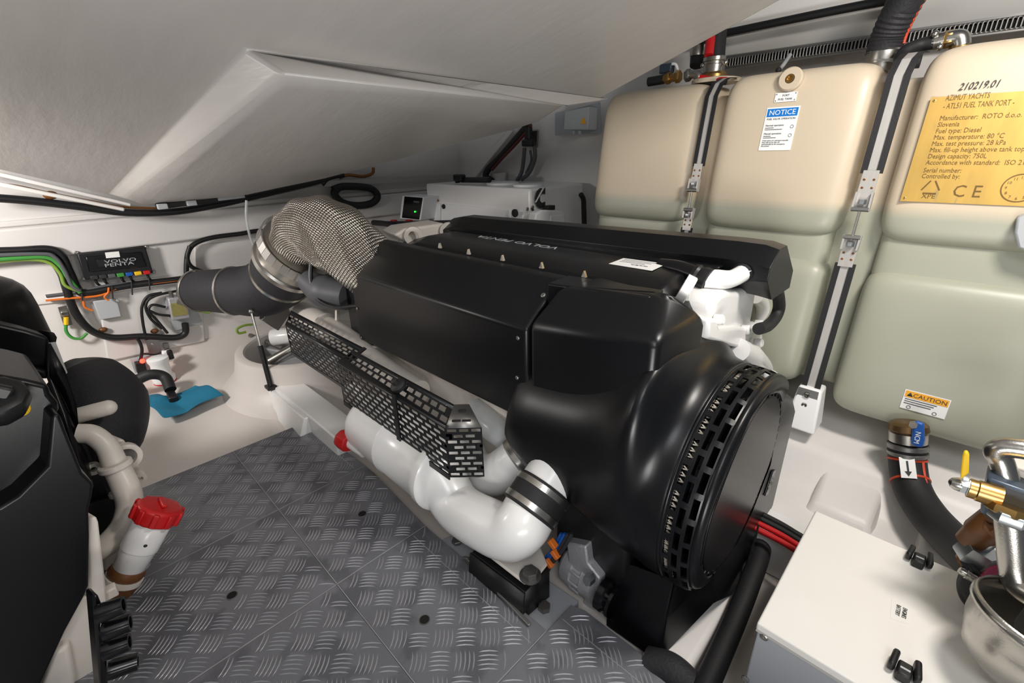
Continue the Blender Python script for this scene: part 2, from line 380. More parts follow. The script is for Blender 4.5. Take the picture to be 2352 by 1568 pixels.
# ---- aft bulkhead
XB = -3.6
wb = thing('wall_back', (XB, .5, 0), 'white painted aft bulkhead carrying wiring and control boxes', None, kind='structure')
b = MB(); b.bb(XB-.06, XB, -2.2, 3.3, .05, 1.0); b.build('bulkhead_lower', 'wall_panel', wb)
z1 = .815
MB().bb(XB-.06, XB+.035, -2.2, 3.3, z1, .985).build('bulkhead_ledge', 'wall_panel', wb, bevel=.012, seg=3)
MB().bb(XB-.06, XB+.015, -2.2, 3.3, .99, 1.02).build('bulkhead_ledge', 'wall_panel', wb, bevel=.008, seg=3)
MB().bb(XB-.08, XB-.01, -2.2, 3.3, 1.0, 2.4).build('bulkhead_upper', 'wall_panel', wb)
c0, c1 = PX(228, 690, XB), PX(470, 780, XB)
MB().prism([PX(222, 672, XB), PX(458, 640, XB), PX(470, 782, XB), PX(245, 828, XB)], (.022, 0, 0)).build('raised_panel', 'wall_panel', wb, bevel=.01, seg=3)
MB().prism([PX(-60, 590, XB), PX(160, 577, XB), PX(180, 690, XB), PX(-60, 715, XB)], (.012, 0, 0)).build('raised_panel', 'wall_panel', wb, bevel=.01, seg=3)
MB().prism([PX(445, 562, XB), PX(600, 548, XB), PX(600, 620, XB), PX(452, 640, XB)], (.012, 0, 0)).build('raised_panel', 'wall_panel', wb, bevel=.01, seg=3)
# ---- hull side behind the tank and aft
ws = thing('wall_side', (-1, 3.0, .2), 'pale hull side lining behind the fuel tank and generator', None, kind='structure')
MB().hexa([(-3.7, 2.95, .2), (-1.2, 2.95, .2), (-1.2, 3.05, .2), (-3.7, 3.05, .2), (-3.7, 3.0, 2.4), (-1.2, 3.0, 2.4), (-1.2, 3.1, 2.4), (-3.7, 3.1, 2.4)]).build('side_lining', 'wall_panel', ws)
MB().hexa([(-1.5, 2.62, .2), (1.6, 2.62, .2), (1.6, 3.0, .2), (-1.5, 3.0, .2), (-1.5, 2.72, 2.6), (1.6, 2.72, 2.6), (1.6, 3.1, 2.6), (-1.5, 3.1, 2.6)]).build('side_lining', 'wall_panel', ws)
YV = 2.6
v0, v1 = PY(1655, 160, YV), PY(2600, 28, YV)
vt = thing('trim_1', (0, YV, v0.z), 'grey valance panel with slotted vent strip above the fuel tank', None, kind='structure')
top0, top1 = PY(1655, 70, YV+.05), PY(2600, -180, YV+.05)
MB().prism([PY(1640, 92, YV), PY(1745, 70, YV), PY(2600, -120, YV), PY(2600, -1, YV), PY(1640, 133, YV)], (0, .05, 0)).build('valance_panel', 'grey_panel', vt, bevel=.004)
zt, zb = PY(2000, 85, YV-.02).z, PY(2000, 112, YV-.02).z
zt2, zb2 = PY(1700, 129, YV-.02).z, PY(1700, 150, YV-.02).z
xa, xb = PY(1630, 140, YV-.02).x, PY(2600, 20, YV-.02).x
zt, zb = (zt+zt2)/2, (zb+zb2)/2
vs = MB(); vs.perf(lambda u, v: (u, YV-.02, v), xa, xb, zb, zt, int((xb-xa)/.0125), 1, .55, .72, .7, brick=False); vs.build('vent_strip', 'steel_dull', vt, solid=.002, off=1)
MB().bb(xa, xb, YV-.012, YV-.006, zb, zt).build('vent_backing', 'dark_void', vt)
MB().bb(xa, xb, YV-.021, YV, zt, zt+.008).build('vent_flange', 'steel_dull', vt); MB().bb(xa, xb, YV-.021, YV, zb-.006, zb).build('vent_flange', 'steel_dull', vt)
# deckhead above valance
MB().prism([PY(1560, 100, YV-.03), PY(1850, -45, YV-.03), PY(2600, -400, YV-.03), PY(2600, -110, YV-.03), PY(1745, 66, YV-.03)], (0, .06, 0)).build('deckhead_strip', 'grp_white', ws)
# ---- ceiling: stepped moulding that hangs down between the engines
ce = thing('ceiling', (-1.8, .9, 1.5), 'stepped grey-white fibreglass moulding hanging low over the engines', None, kind='structure')
A = PX(330, 472, -3.4); C0 = PX(650, 203, -1.6); B = PY(1238, 280, 1.88)
A2 = PX(250, 445, -3.4); C2 = PZ(560, 112, 1.60); B2 = PY(1378, 228, 1.9)
# far edge of the bottom face keeps to the outline of the recess
A1 = PX(560, 450, -3.3); E1 = PX(745, 410, -3.05); E2 = PY(1180, 297, 1.95)
D = PY(1800, 0, 1.75); D2 = PY(2010, -110, 1.72)
Fp = C2 + (D2-B2)*1.15 + V(.1, -.05, .02)
H0 = PX(-150, 395, -3.3); 
def tri_off(*p): return p
b = MB(); 
up = .35
def quad(p): b.poly(p)
quad([A, A1, E1, E2, B, C0])                      # underside
Cm = PX(652, 166, -1.54); Bm = PY(1300, 240, 1.84); Am = PX(285, 455, -3.37)
quad([C0, B, Bm, Cm]); quad([A, C0, Cm, Am])       # chamfered lower edge
quad([Cm, Bm, B2, C2]); quad([Am, Cm, C2, A2])     # risers
quad([C2, B2, D, D2, Fp])                          # upper sloping face
G0 = V(.9, -1.2, 2.15); G1 = PX(-260, 330, -2.9)
quad([A2, C2, Fp, G0, V(-1.0, -1.6, 1.95), G1])
quad([B, E2, E2+V(.05, .05, .4), B2+V(0, .03, .35), B2, Bm]); quad([B2, B2+V(0, .03, .35), D+V(0, .05, .35), D]); quad([D, D+V(0, .05, .35), D2+V(0, .05, .3), D2])
quad([A, Am, A2, A2+V(-.1, 0, .5), A+V(-.1, 0, .5)]); quad([A1, A, A+V(-.1, 0, .5), A1+V(-.1, 0, .5)]); quad([E1, A1, A1+V(-.1, 0, .5), E1+V(-.1, 0, .5)]); quad([E2, E1, E1+V(-.1, .1, .5), E2+V(.05, .05, .4)])
b.build('deck_moulding', 'grp_ceiling', ce, bevel=.016, seg=4, ang=80)
# mouldings where the ceiling meets the bulkhead at the left
for k, (pa, pb) in enumerate((((-120, 372), (300, 470)), ((-120, 398), (285, 481)))):
    MB().bar(PX(*pa, -3.42), PX(*pb, -3.42), .05, .02).build('cover_strip', 'grp_white', ce, bevel=.006)
# ================================================================ FUEL TANK
tk = thing('fuel_tank', (-.55, 2.3, .3), 'large milky cream plastic fuel tank with padded lobes along the hull side', 'fuel tank')
def lobe(x0, x1, z0, z1, d=.5, off=0, p=8.5, N=22):
    # blow-moulded pillow: a box with softly swelling faces
    b = MB(); c = V((x0+x1)/2, 0, (z0+z1)/2); hx, hy, hz = (x1-x0)/2, d/2, (z1-z0)/2
    for ax in range(3):
        for sg in (-1, 1):
            rows = []
            for i in range(N+1):
                row = []
                for j in range(N+1):
                    u, v_ = math.tan((i/N-.5)*math.pi/2), math.tan((j/N-.5)*math.pi/2); q = [0, 0, 0]; q[ax] = sg; q[(ax+1) % 3] = u; q[(ax+2) % 3] = v_
                    # push samples towards the edges so the rounding is well resolved
                    q = [math.copysign(abs(t)**.45, t) if abs(t) < 1 else t for t in q]
                    r = sum(abs(t)**p for t in q)**(-1/p); x, y, z = c.x+q[0]*r*hx, q[1]*r*hy, c.z+q[2]*r*hz
                    row.append((x, 1.865-off+.16*z+hy+y, z))
                rows.append(row)
            b.grid(rows)
    return b
LB = [(-1.448, -.935, .97, 1.548), (-.868, -.355, .968, 1.556), (-.252, .33, .972, 1.572), (-1.44, -.935, .38, .9), (-.86, -.352, .40, .895), (-.246, .285, .355, .888)]
for i, (x0, x1, z0, z1) in enumerate(LB):
    lobe(x0, x1, z0, z1, .45).build('tank_lobe', 'tank_plastic', tk, ang=180)
lobe(-1.40, .26, .40, 1.50, .4, -.1).build('tank_core', 'tank_plastic', tk, ang=180)
lobe(-1.42, -.955, .82, 1.05, .3, -.035).build('tank_waist', 'tank_plastic', tk, ang=180); lobe(-.85, -.375, .82, 1.05, .3, -.035).build('tank_waist', 'tank_plastic', tk, ang=180); lobe(-.235, .27, .82, 1.05, .3, -.035).build('tank_waist', 'tank_plastic', tk, ang=180)
TN = V(0, -1, .16).normalized(); TU = V(0, .16, 1).normalized(); TXD = V(1, 0, 0)
c = PT(1817, 183, .0); MB().lathe(c+TN*-.02, TN, [(0, .041), (.03, .041), (.036, .036), (.036, .016), (.02, .014)], 28, caps=False).build('boss', 'tank_plastic', tk)
MB().lathe(c+TN*.004, TN, [(0, .015), (.0135, .015), (.0135, .010), (.004, .009)], 16).build('brass_insert', 'brass', tk)
def placard(name, px, py, wd, hg, mt, off=.0, shear_k=0, th=.0015):
    c = PT(px, py, off); b = MB(); o = c - TXD*wd/2 - TU*hg/2 + TN*.001
    b.prism([o, o+TXD*wd, o+TXD*wd+TU*hg, o+TU*hg], TN*th); return o+TN*(th+.0006), b
ZD = TN
# PORT FUEL TANK plate
o, b = placard('l', 1805, 223, .074, .032, 'paper'); p = b.build('name_plate', 'paper', tk); text('lettering', 'PORT', 'ink', o+TXD*.037+TU*.0185, TXD, TU, .0095, p, 'CENTER'); text('lettering', 'FUEL TANK', 'ink', o+TXD*.037+TU*.006, TXD, TU, .0095, p, 'CENTER')
for sx in (.005, .069):
    for sy in (.005, .027): screw(p, o+TXD*sx+TU*sy, TN, .0022, 'steel_dull', .001)
# NOTICE sticker
W_, H_ = .113, .152
o, b = placard('n', 1789, 296, W_, H_, 'paper'); p = b.build('notice_sticker', 'paper', tk)
MB().prism([o+TXD*.004+TU*(H_-.033), o+TXD*(W_-.004)+TU*(H_-.033), o+TXD*(W_-.004)+TU*(H_-.005), o+TXD*.004+TU*(H_-.005)], TN*.0004).build('blue_band', 'notice_blue', p)
text('lettering', 'NOTICE', 'paper', o+TXD*W_/2+TU*(H_-.0275)+TN*.0008, TXD, TU, .025, p, 'CENTER', .0005)
text('lettering', 'FUEL VALVE OPERATION', 'ink', o+TXD*W_/2+TU*(H_-.044), TXD, TU, .0088, p, 'CENTER')
for s_, yy, sz in (('Normal operation:', .086, .0085), ('Manual operation:', .057, .0085), ('If fuel valves are operated manually\nthey will not be shut off\nautomatically by the emergency\nfire system', .033, .0064)):
    text('lettering', s_, 'ink', o+TXD*.008+TU*yy, TXD, TU, sz, p)
for yy, L_ in ((.080, .03), (.074, .06), (.051, .026), (.045, .045)): MB().bar(o+TXD*.008+TU*yy, o+TXD*(.008+L_)+TU*yy, .0022, .0006, TN).build('fine_print', 'grey_cable', p)
for yy in (.082, .052): MB().lathe(o+TXD*.1+TU*yy, TN, [(0, .006), (.0005, .006), (.0005, .0048)], 16, caps=False).build('pictogram', 'ink', p)
# brass coloured data plate
pl = PT(2135, 225); pb_ = PT(2075, 462); zt_, zb_ = pl.z, pb_.z
x0 = -.205; o = V(x0, 1.865+.16*zb_, zb_)+TN*.002; PW, PH = .46, (zt_-zb_)/TU.z
b = MB().prism([o, o+TXD*PW, o+TXD*PW+TU*PH, o+TU*PH], TN*.002); p = b.build('data_plate', 'brass_plate', tk); o = o+TN*.0025
L = [('AZIMUT YACHTS', .036, .263, .022), ('- ATL51 FUEL TANK PORT -', .036, .239, .022), ('Manufacturer:  ROTO d.o.o. Murska', .036, .205, .0195), ('Slovenia', .036, .186, .0195), ('Fuel type: Diesel', .036, .167, .0195), ('Max. temperature: 80 \u00b0C', .036, .148, .0195), ('Max. test pressure: 28 kPa', .036, .129, .0195), ('Max. fill-up height above tank top', .036, .110, .0195), ('Design capacity: 750L', .036, .091, .0195), ('Accordance with standard:  ISO 21487', .036, .072, .0195), ('Serial number:', .036, .048, .0195), ('Controlled by:', .036, .030, .0195)]
kz = PH/.32
for s_, xx, yy, sz in L: text('lettering', s_, 'brass_dark', o+TXD*xx+TU*((yy+.045)*kz), TXD, TU, sz, p, squash=.58 if yy > .23 else .80)
text('lettering', 'XPE', 'brass_dark', o+TXD*.068+TU*.012, TXD, TU, .02, p, 'CENTER'); text('lettering', 'C E', 'brass_dark', o+TXD*.155+TU*.02, TXD, TU, .05, p, 'CENTER', squash=.9)
cc = o+TXD*.068+TU*.043
for k in range(3):
    q0, q1 = math.radians(90+120*k+14), math.radians(210+120*k-14); f = lambda q, r: cc+TXD*math.cos(q)*r+TU*math.sin(q)*r
    MB().bar(f(q0, .023), f(q1, .023), .004, .001, TN).build('recycling_mark', 'brass_dark', p)
cc = o+TXD*.265+TU*.05; MB().lathe(cc, TN, [(0, .04), (.0006, .04), (.0006, .037)], 32, caps=False).build('date_dial', 'brass_dark', p)
for k in range(1, 13):
    q = math.radians(90-30*k); text('lettering', str(k), 'brass_dark', cc+TXD*math.cos(q)*.029+TU*(math.sin(q)*.029-.004), TXD, TU, .011, p, 'CENTER')
for s_, e in ((.01, .01), (.01, PH-.01)): screw(p, o+TXD*s_+TU*e, TN, .004, 'brass', .001)
text('handwriting', '210219.01', 'ink', PT(2200, 208)+TN*.003, TXD+TU*.02, TU, .028, tk, 'LEFT', shearx=.25, squash=.76)
# CAUTION sticker
W_, H_ = .118, .068
o, b = placard('c', 2124, 927, W_, H_, 'paper', -.0); p = b.build('caution_sticker', 'paper', tk)
MB().prism([o+TXD*.003+TU*(H_-.026), o+TXD*(W_-.003)+TU*(H_-.026), o+TXD*(W_-.003)+TU*(H_-.003), o+TXD*.003+TU*(H_-.003)], TN*.0004).build('orange_band', 'caution_orange', p)
text('lettering', 'CAUTION', 'ink', o+TXD*.068+TU*(H_-.0215)+TN*.0006, TXD, TU, .0195, p, 'CENTER')
q = o+TXD*.016+TU*(H_-.021)+TN*.0006; MB().poly([q-TXD*.008, q+TXD*.008, q+TU*.014]).build('warning_triangle', 'ink', p, solid=.0004)
for k in range(3): MB().bar(o+TXD*.006+TU*(.036-.0075*k), o+TXD*(.09-.006*k)+TU*(.036-.0075*k), .0030, .0006, TN).build('fine_print', 'grey_cable', p)
for xx in (.022, .09): MB().lathe(o+TXD*xx+TU*.009, TN, [(0, .006), (.0005, .006), (.0005, .0045)], 16, caps=False).build('pictogram', 'ink', p)
# ---------------- straps
def strap(xc, wdt, ztop, zturn0, zturn1, zbot, foot, label):
    t = thing('tank_strap', (xc, 1.865+.16*zbot-.02, zbot), label, 'strap', 'tension straps across the fuel tank')
    f = lambda z, o=0: V(xc, 1.865+.16*z-.012+o, z)
    for za, zb in ((ztop, zturn0), (zturn1, zbot)):
        pts = [f(za), f(zb)]
        if za == ztop: pts = [f(ztop)+V(.012, .16, .045), f(ztop)+V(.01, .08, .04), f(ztop)+V(.006, .025, .018)] + [f(ztop-.03), f(zb)]
        for wq, mt, dx, nm, th in ((wdt*.42, 'strap_steel', 0, 'steel_band', .002), (wdt*.29, 'rubber', -wdt*.36, 'rubber_edging', .007), (wdt*.29, 'rubber', wdt*.36, 'rubber_edging', .007)):
            b = MB(); rows = []
            for q in pts: rows.append([q+V(dx-wq/2, -th, 0), q+V(dx+wq/2, -th, 0), q+V(dx+wq/2, 0, 0), q+V(dx-wq/2, 0, 0)])
            b.grid(rows, close=True); b.f += [(0, 1, 2, 3), tuple(len(b.v)-4+k for k in range(4))]; b.build(nm, mt, t)
    L = zturn0-zturn1
    for s_, z0, z1 in ((1, zturn0, zturn0-L*.40), (-1, zturn1, zturn1+L*.33)):
        pl = MB().prism([f(z0+s_*.01)+V(-wdt*.36, -.006, 0), f(z0+s_*.01)+V(wdt*.36, -.006, 0), f(z1)+V(wdt*.4, -.006, 0), f(z1)+V(-wdt*.4, -.006, 0)], (0, -.003, 0)).build('tension_plate', 'strap_steel', t)
        for dx in (-1, 1):
            for zz in (.16, .38): screw(pl, f(z0+(z1-z0)*zz)+V(dx*wdt*.22, -.009, 0), (0, -1, 0), .004, 'copper', .002, 'rivet')
            MB().bar(f(z0+(z1-z0)*.5)+V(dx*wdt*.36, -.015, 0), f(z1)+V(dx*wdt*.38, -.015, 0), .006, .022, (0, -1, 0)).build('yoke_cheek', 'strap_steel', pl)
        MB().tube([f(z1-s_*-.006)+V(-wdt*.4, -.022, 0), f(z1-s_*-.006)+V(wdt*.4, -.022, 0)], .008, 10).build('yoke_pin', 'steel_dull', pl)
        hexnut(MB(), f(z1+s_*.03)+V(0, -.02, -.008), (0, 0, 1), .012, .016).build('nut', 'zinc', pl)
    MB().tube([f(zturn0-L*.36)+V(0, -.022, 0), f(zturn1+L*.28)+V(0, -.022, 0)], .0045, 8).build('tension_rod', 'steel', t)
    if foot:
        MB().prism([f(zbot+.03)+V(-.033, -.022, 0), f(zbot+.03)+V(.033, -.022, 0), f(zbot-.06)+V(.04, -.03, 0), f(zbot-.06)+V(-.04, -.03, 0)], (0, -.004, 0)).build('foot_plate', 'steel_dull', t)
        for zz in (.01, -.03): screw(t, f(zbot+zz)+V(0, -.03, 0), (0, -1, 0), .012, 'steel', .008, 'bolt')
        b = MB(); z = zbot
        b.hexa([f(z-.12)+V(-.05, -.06, 0), f(z-.12)+V(.06, -.06, 0), f(z-.12)+V(.06, .06, 0), f(z-.12)+V(-.05, .06, 0), f(z+.035)+V(-.036, -.02, 0), f(z+.035)+V(.042, -.02, 0), f(z+.035)+V(.042, .05, 0), f(z+.035)+V(-.036, .05, 0)]); b.build('foot_block', 'white_plastic', t, bevel=.008, seg=3)
    return t
strap(-.302, .062, 1.525, 1.20, .90, .40, True, 'long steel strap with black rubber edges between the sign lobe and the brass-plate lobe')
strap(-.905, .05, 1.515, 1.22, .97, .45, False, 'steel strap with turnbuckle between the two left tank lobes, lower end behind engine')
# ================================================================ MAIN ENGINE
en = thing('marine_engine', (-1.15, 1.2, 0), 'big marine diesel engine under matt black covers with a round slotted belt housing', 'engine')
EY, EZ = 1.2, .41
def ext(sec, x0, x1, x0b=None): return MB().prism([(x0, y, z) for y, z in sec], (x1-x0, 0, 0))
# long side cover
SC = [(.95, .475), (.95, .80), (1.10, .925), (1.15, .93), (1.15, .475)]
sc = ext(SC, -1.99, -.888).build('side_cover', 'black_cover', en, bevel=.012, seg=3)
MB().hexa([(-.89, 1.045, .80), (-.60, 1.06, .80), (-.60, 1.15, .80), (-.89, 1.15, .80), (-.89, 1.045, .925), (-.56, 1.07, .940), (-.56, 1.15, .942), (-.89, 1.15, .93)]).build('cover_lip', 'black_cover', en, bevel=.006, seg=2)
for px, py in ((1190, 776), (1188, 867), (815, 650), (821, 709), (831, 776)): screw(sc, PY(px, py, .949), (0, -1, 0), .007, 'steel_dull', .004)
for px, py, z in ((1248, 678, .905), (858, 583, .9)): screw(sc, PZ(px, py, z), (0, -.65, .75), .008, 'steel_dull', .004)
# front hood with bevelled top
L0 = PY(1213, 746, .947); F0 = V(-.466, .95, .878); R0 = V(-.452, 1.19, .878); T1 = V(-.83, 1.03, .926); K = PZ(1498, 674, .945); T3 = PZ(1550, 675, .945); RB = V(-.80, 1.2, .87); TB = V(-.80, 1.19, .935)
b = MB(); dn = lambda p, z=.5: V(p.x, p.y, z)
b.poly([L0, F0, K, T1]); b.poly([F0, R0, T3, K]); b.poly([T1, K, T3, TB]); b.poly([L0, dn(L0), dn(F0), F0]); b.poly([F0, dn(F0), dn(R0), R0]); b.poly([R0, dn(R0), dn(RB), RB]); b.poly([R0, RB, TB, T3]); b.poly([L0, T1, TB, RB]); b.poly([L0, RB, dn(RB), dn(L0)])
b.build('front_hood', 'black_cover', en, bevel=.022, seg=5, ang=70)
# barrel below the hood, flaring towards the belt housing
PR = [(-.94, .312, 84, 0), (-.915, .325, 87, 0), (-.86, .333, 91, 0), (-.78, .338, 96, .0), (-.68, .348, 104, .02), (-.60, .360, 110, .06), (-.54, .378, 116, .10), (-.50, .392, 121, .16), (-.475, .392, 126, .20), (-.455, .378, 132, .19), (-.438, .358, 126, .10), (-.42, .345, 124, .03), (-.39, .339, 123, 0), (-.366, .337, 122, 0)]
b = MB(); rows = []
for x, r, tb, bg in PR:
    row = []
    for k in range(41):
        q = math.radians(-120+(tb+120)*k/40); rr = r*(1+bg*math.exp(-((math.degrees(q)-34)/22)**2)); dq = math.degrees(q); w_ = min(1, max(0, (98-dq)/50)); w_ = w_*w_*(3-2*w_); lo_ = min(r, .337 if x > -.425 else .330); rr = lo_+(rr-lo_)*w_; row.append((x, EY-rr*math.sin(q), EZ+rr*math.cos(q)))
    rows.append(row)
b.grid(rows); b.build('belt_housing_barrel', 'black_cover', en, solid=.006, sub=1, ang=180)
# slotted rim
def rim(u, v):    # u degrees round the rim, v along x
    r = .335 if v < -.325 else .335-.16*(v+.325) - (1.2*max(0, v+.31))**2*6
    q = math.radians(u); return V(v, EY-r*math.sin(q), EZ+r*math.cos(q))
b = MB(); SP = 360/31
b.perf(rim, -2-3*SP, -2+10.66*SP, -.3625, -.2905, 14, 3, .76, .62, .8, brick=True, back=lambda u, v: V(v, EY, EZ)+(rim(u, v)-V(v, EY, EZ))*.985)
rm = b.build('slotted_rim', 'black_cover', en, ang=30)
# rounded nose, ring of small slots and the flat disc whose right side is cut straight by the shield
XD = -.272
DP = [(1787, 925), (1770, 912), (1748, 926), (1727, 959), (1713, 987), (1698, 1018), (1677, 1070), (1660, 1115), (1641, 1165), (1628, 1204), (1619, 1241), (1614, 1273), (1614, 1294), (1622, 1309), (1636, 1305), (1652, 1293), (1671, 1272), (1689, 1241), (1706, 1204), (1726, 1160), (1746, 1108), (1763, 1066), (1774, 1030), (1784, 985), (1789, 950)]
dpts = [PX(u, v_, XD) for u, v_ in DP]
dang = sorted(((math.degrees(math.atan2(-(p.y-EY), p.z-EZ)) % 360, math.hypot(p.y-EY, p.z-EZ)) for p in dpts))
def drad(q):
    q %= 360
    for (a0, r_0), (a1, r_1) in zip(dang, dang[1:]+[(dang[0][0]+360, dang[0][1])]):
        for w_ in (q, q+360):
            if a0 <= w_ <= a1: return r_0+(r_1-r_0)*(w_-a0)/(a1-a0+1e-9)
    return dang[0][1]
_dr = [sum(drad(k*5+j) for j in (-10, -5, 0, 5, 10))/5 for k in range(72)]
def drad_s(q): k = (q/5) % 72; i = int(k); return _dr[i % 72]+(_dr[(i+1) % 72]-_dr[i % 72])*(k-i)
def pol(q, r, x): return V(x, EY-r*math.sin(math.radians(q)), EZ+r*math.cos(math.radians(q)))
b = MB(); r0 = (rim(0, -.2905)-V(-.2905, EY, EZ)).length
b.grid([[pol(-37+4*k, .3375, -.372), pol(-37+4*k, .335, -.3625)] for k in range(41)])
rows = []
for k in range(49):
    q = -32+160*k/48; di = drad_s(q)+.017; o_ = r0-(r0-di-.012)*max(0, (q-112)/16)**2
    rows.append([pol(q, o_, -.2905), pol(q, o_-.003, -.281), pol(q, o_-.010, -.2735), pol(q, o_-.020, -.269), pol(q, max(di, o_-.032), -.2675), pol(q, di, -.2705)])
b.grid(rows); b.build('nose_ring', 'black_cover', en, solid=.004, ang=180)
b = MB(); b.perf(lambda u, v: pol(u, drad_s(u)+v, -.2705), 0, 360, .001, .017, 46, 1, .72, .62, .8, brick=False, per=True, back=lambda u, v: pol(u, drad_s(u)+v, -.2745)); b.build('small_slot_ring', 'black_cover', en, ang=30)
b = MB(); i0 = [pol(k*5, drad_s(k*5)+.001, -.269) for k in range(72)]; b.prism(i0, (-.006, 0, 0)); b.build('front_disc', 'black_cover', en, ang=30)
# what shows through the slots: pulley, fins and dark inside
b = MB(); b.lathe((0, EY, EZ), (1, 0, 0), [(-.40, .315), (-.345, .315), (-.338, .29)], 64, caps=False); b.build('belt_pulley', 'black_gloss', en)
b = MB()
for k in range(110):
    q0, q1 = math.radians(-35+k*1.4), math.radians(-35+k*1.4+(1.8 if k % 2 else -.6)); f = lambda q, x: V(x, EY-.322*math.sin(q), EZ+.322*math.cos(q))
    b.bar(f(q0, -.358), f(q1, -.340), .003, .004, (0, -math.sin(q0), math.cos(q0)))
b.build('intake_fins', 'fin_metal', en)['kind'] = 'stuff'
MB().lathe((0, EY, EZ), (1, 0, 0), [(-.335, .30), (-.31, .27), (-.290, .2), (-.290, .001)], 48).build('inner_drum', 'black_gloss', en)
# lower shield
BL = PY(1511, 1522, .875); BQ = PX(1643, 1384, -.262); BR = PX(1688, 1364, -.258); R0_ = PX(1735, 1290, -.262); R1 = PX(1765, 1205, -.272); R2 = PX(1827, 945, -.285); R3 = PX(1820, 912, -.30); R4 = PX(1775, 882, -.315)
AA, AB, AD = PY(1402, 1275, .95), PY(1393, 1440, .885), PY(1553, 1330, .95); AM = PY(1527, 1425, .91)
I = [PX(u, v_, -.2735) for u, v_ in ((1600, 1315), (1640, 1318), (1696, 1244), (1732, 1166), (1770, 1068), (1793, 955), (1785, 905))]
b = MB()
b.poly([AA, AB, BL, AM, AD]); b.poly([AD, AM, I[1], I[0]]); b.poly([AM, BL, BQ, I[1]]); b.poly([I[1], BQ, BR]); b.poly([I[1], BR, R0_, I[2]]); b.poly([I[2], R0_, R1, I[3]]); b.poly([I[3], R1, R2, I[5], I[4]]); b.poly([I[5], R2, R3, R4, I[6]])
for p, q in ((BL, BQ), (BQ, BR), (BR, R0_), (R0_, R1), (R1, R2), (R2, R3), (R3, R4)): b.poly([p, q, q+V(-.2, .02, 0), p+V(-.2, .02, 0)])
b.poly([AB, BL, BL+V(-.15, .1, 0), AB+V(0, .1, 0)]); b.poly([AD, I[0], V(-.36, 1.1, .2), AA+V(0, .05, 0), AA])
b.build('lower_shield', 'black_cover', en, bevel=.006, seg=2, ang=40)
# emblem and slots on the shield
ep = PX(1768, 1108, -.270)
em = MB().box(ep, (.006, .042, .085), Matrix.Rotation(math.radians(-22), 3, 'X')).build('emblem_frame', 'black_gloss', en, bevel=.002)
exd = PX(1788, 1072, -.27)-PX(1756, 1128, -.27); eyd = V(0, exd.z, -exd.y)*-1
for k, s_ in enumerate(('VOLVO', 'PENTA')): text('lettering', s_, 'steel_dull', ep-exd.normalized()*.030+eyd.normalized()*(.002-.017*k)+V(.0045, 0, 0), exd, eyd, .016, em)
for k in range(6):
    p = PX(1742-7*k, 1205+24*k, -.258); MB().bar(p, p+V(.004, -.018, -.055), .007, .005, (1, 0, 0)).build('shield_slot', 'dark_void', en)
# middle cover with maker's lettering
def loftx(name, secs, m='black_cover', bev=.012, seg=3, sm=50):
    b = MB(); rows = [[(x, y, z) for y, z in s_] for x, s_ in secs]; b.grid(rows, close=True)
    n = len(rows[0]); b.f.append(tuple(range(n))); b.f.append(tuple(len(b.v)-n+k for k in range(n))); return b.build(name, m, en, bevel=bev, seg=seg, ang=sm)
def msec(dz, zb=.75, g=0): return [(1.14, zb), (1.14, .86+dz), (1.19+g, .925+dz), (1.26+g, .948+dz), (1.42, .948+dz), (1.47, .90+dz), (1.47, zb)]
mc = loftx('middle_cover', [(-1.96, msec(-.08)), (-1.90, msec(-.03)), (-1.78, msec(0)), (-.70, msec(.0)), (-.60, msec(-.005)), (-.52, msec(-.10))])
text('lettering', 'VOLVO PENTA', 'grey_box', V(-1.12, 1.40, .9497), (-1, 0, 0), (0, -1, 0), .055, mc, 'LEFT', squash=1.25)
sp = [PZ(1398, 606, .9495), PZ(1432, 593, .9495), PZ(1531, 606, .9495), PZ(1497, 622, .9495)]
st = MB().prism(sp, (0, 0, .0008)).build('spec_label', 'paper', mc)
for k in range(4):
    a = sp[1]+(sp[0]-sp[1])*(.2+.2*k)+V(0, 0, .0011); d = sp[2]-sp[1]
    if k == 3: text('lettering', 'VOLVO PENTA', 'ink', sp[0]+(sp[1]-sp[0])*.34+d*.80+V(0, 0, .0011), -d, sp[0]-sp[1], .014, st, 'LEFT', squash=.62)
    else: MB().bar(sp[1].lerp(sp[0], .16+.17*k)+d*.08+V(0, 0, .001), sp[1].lerp(sp[0], .16+.17*k)+d*(.86-.1*k)+V(0, 0, .001), .004, .0005, (0, 0, 1)).build('fine_print', 'grey_cable', st)
for px, py in ((1008, 563), (1074, 577), (1152, 591), (1242, 608), (1340, 628)):
    p = PY(px, py, 1.145); MB().prism([p+V(-.008, 0, -.012), p+V(.008, 0, -.012), p+V(0, 0, .008)], (0, .01, 0)).build('edge_clip', 'steel', en)
# right-hand cover
def rsec(zt, zb=.86, zn=.90): return [(1.47, zn), (1.47, zt-.045), (1.53, zt), (1.60, zt+.002), (1.73, zt-.10), (1.73, zb), (1.55, zb)]
rc = loftx('rocker_cover', [(-2.00, rsec(.955)), (-1.93, rsec(.985)), (-1.85, rsec(.998)), (-.52, rsec(1.022)), (-.44, rsec(1.020, .855, .92)), (-.40, rsec(1.010, .850, .925))], bev=.016, seg=4)
MB().prism([(-1.9, 1.44, .885), (-.56, 1.44, .90), (-.53, 1.44, .955), (-1.9, 1.44, .935)], (0, .06, 0)).build('rocker_flange', 'black_cover', rc, bevel=.01, seg=3)
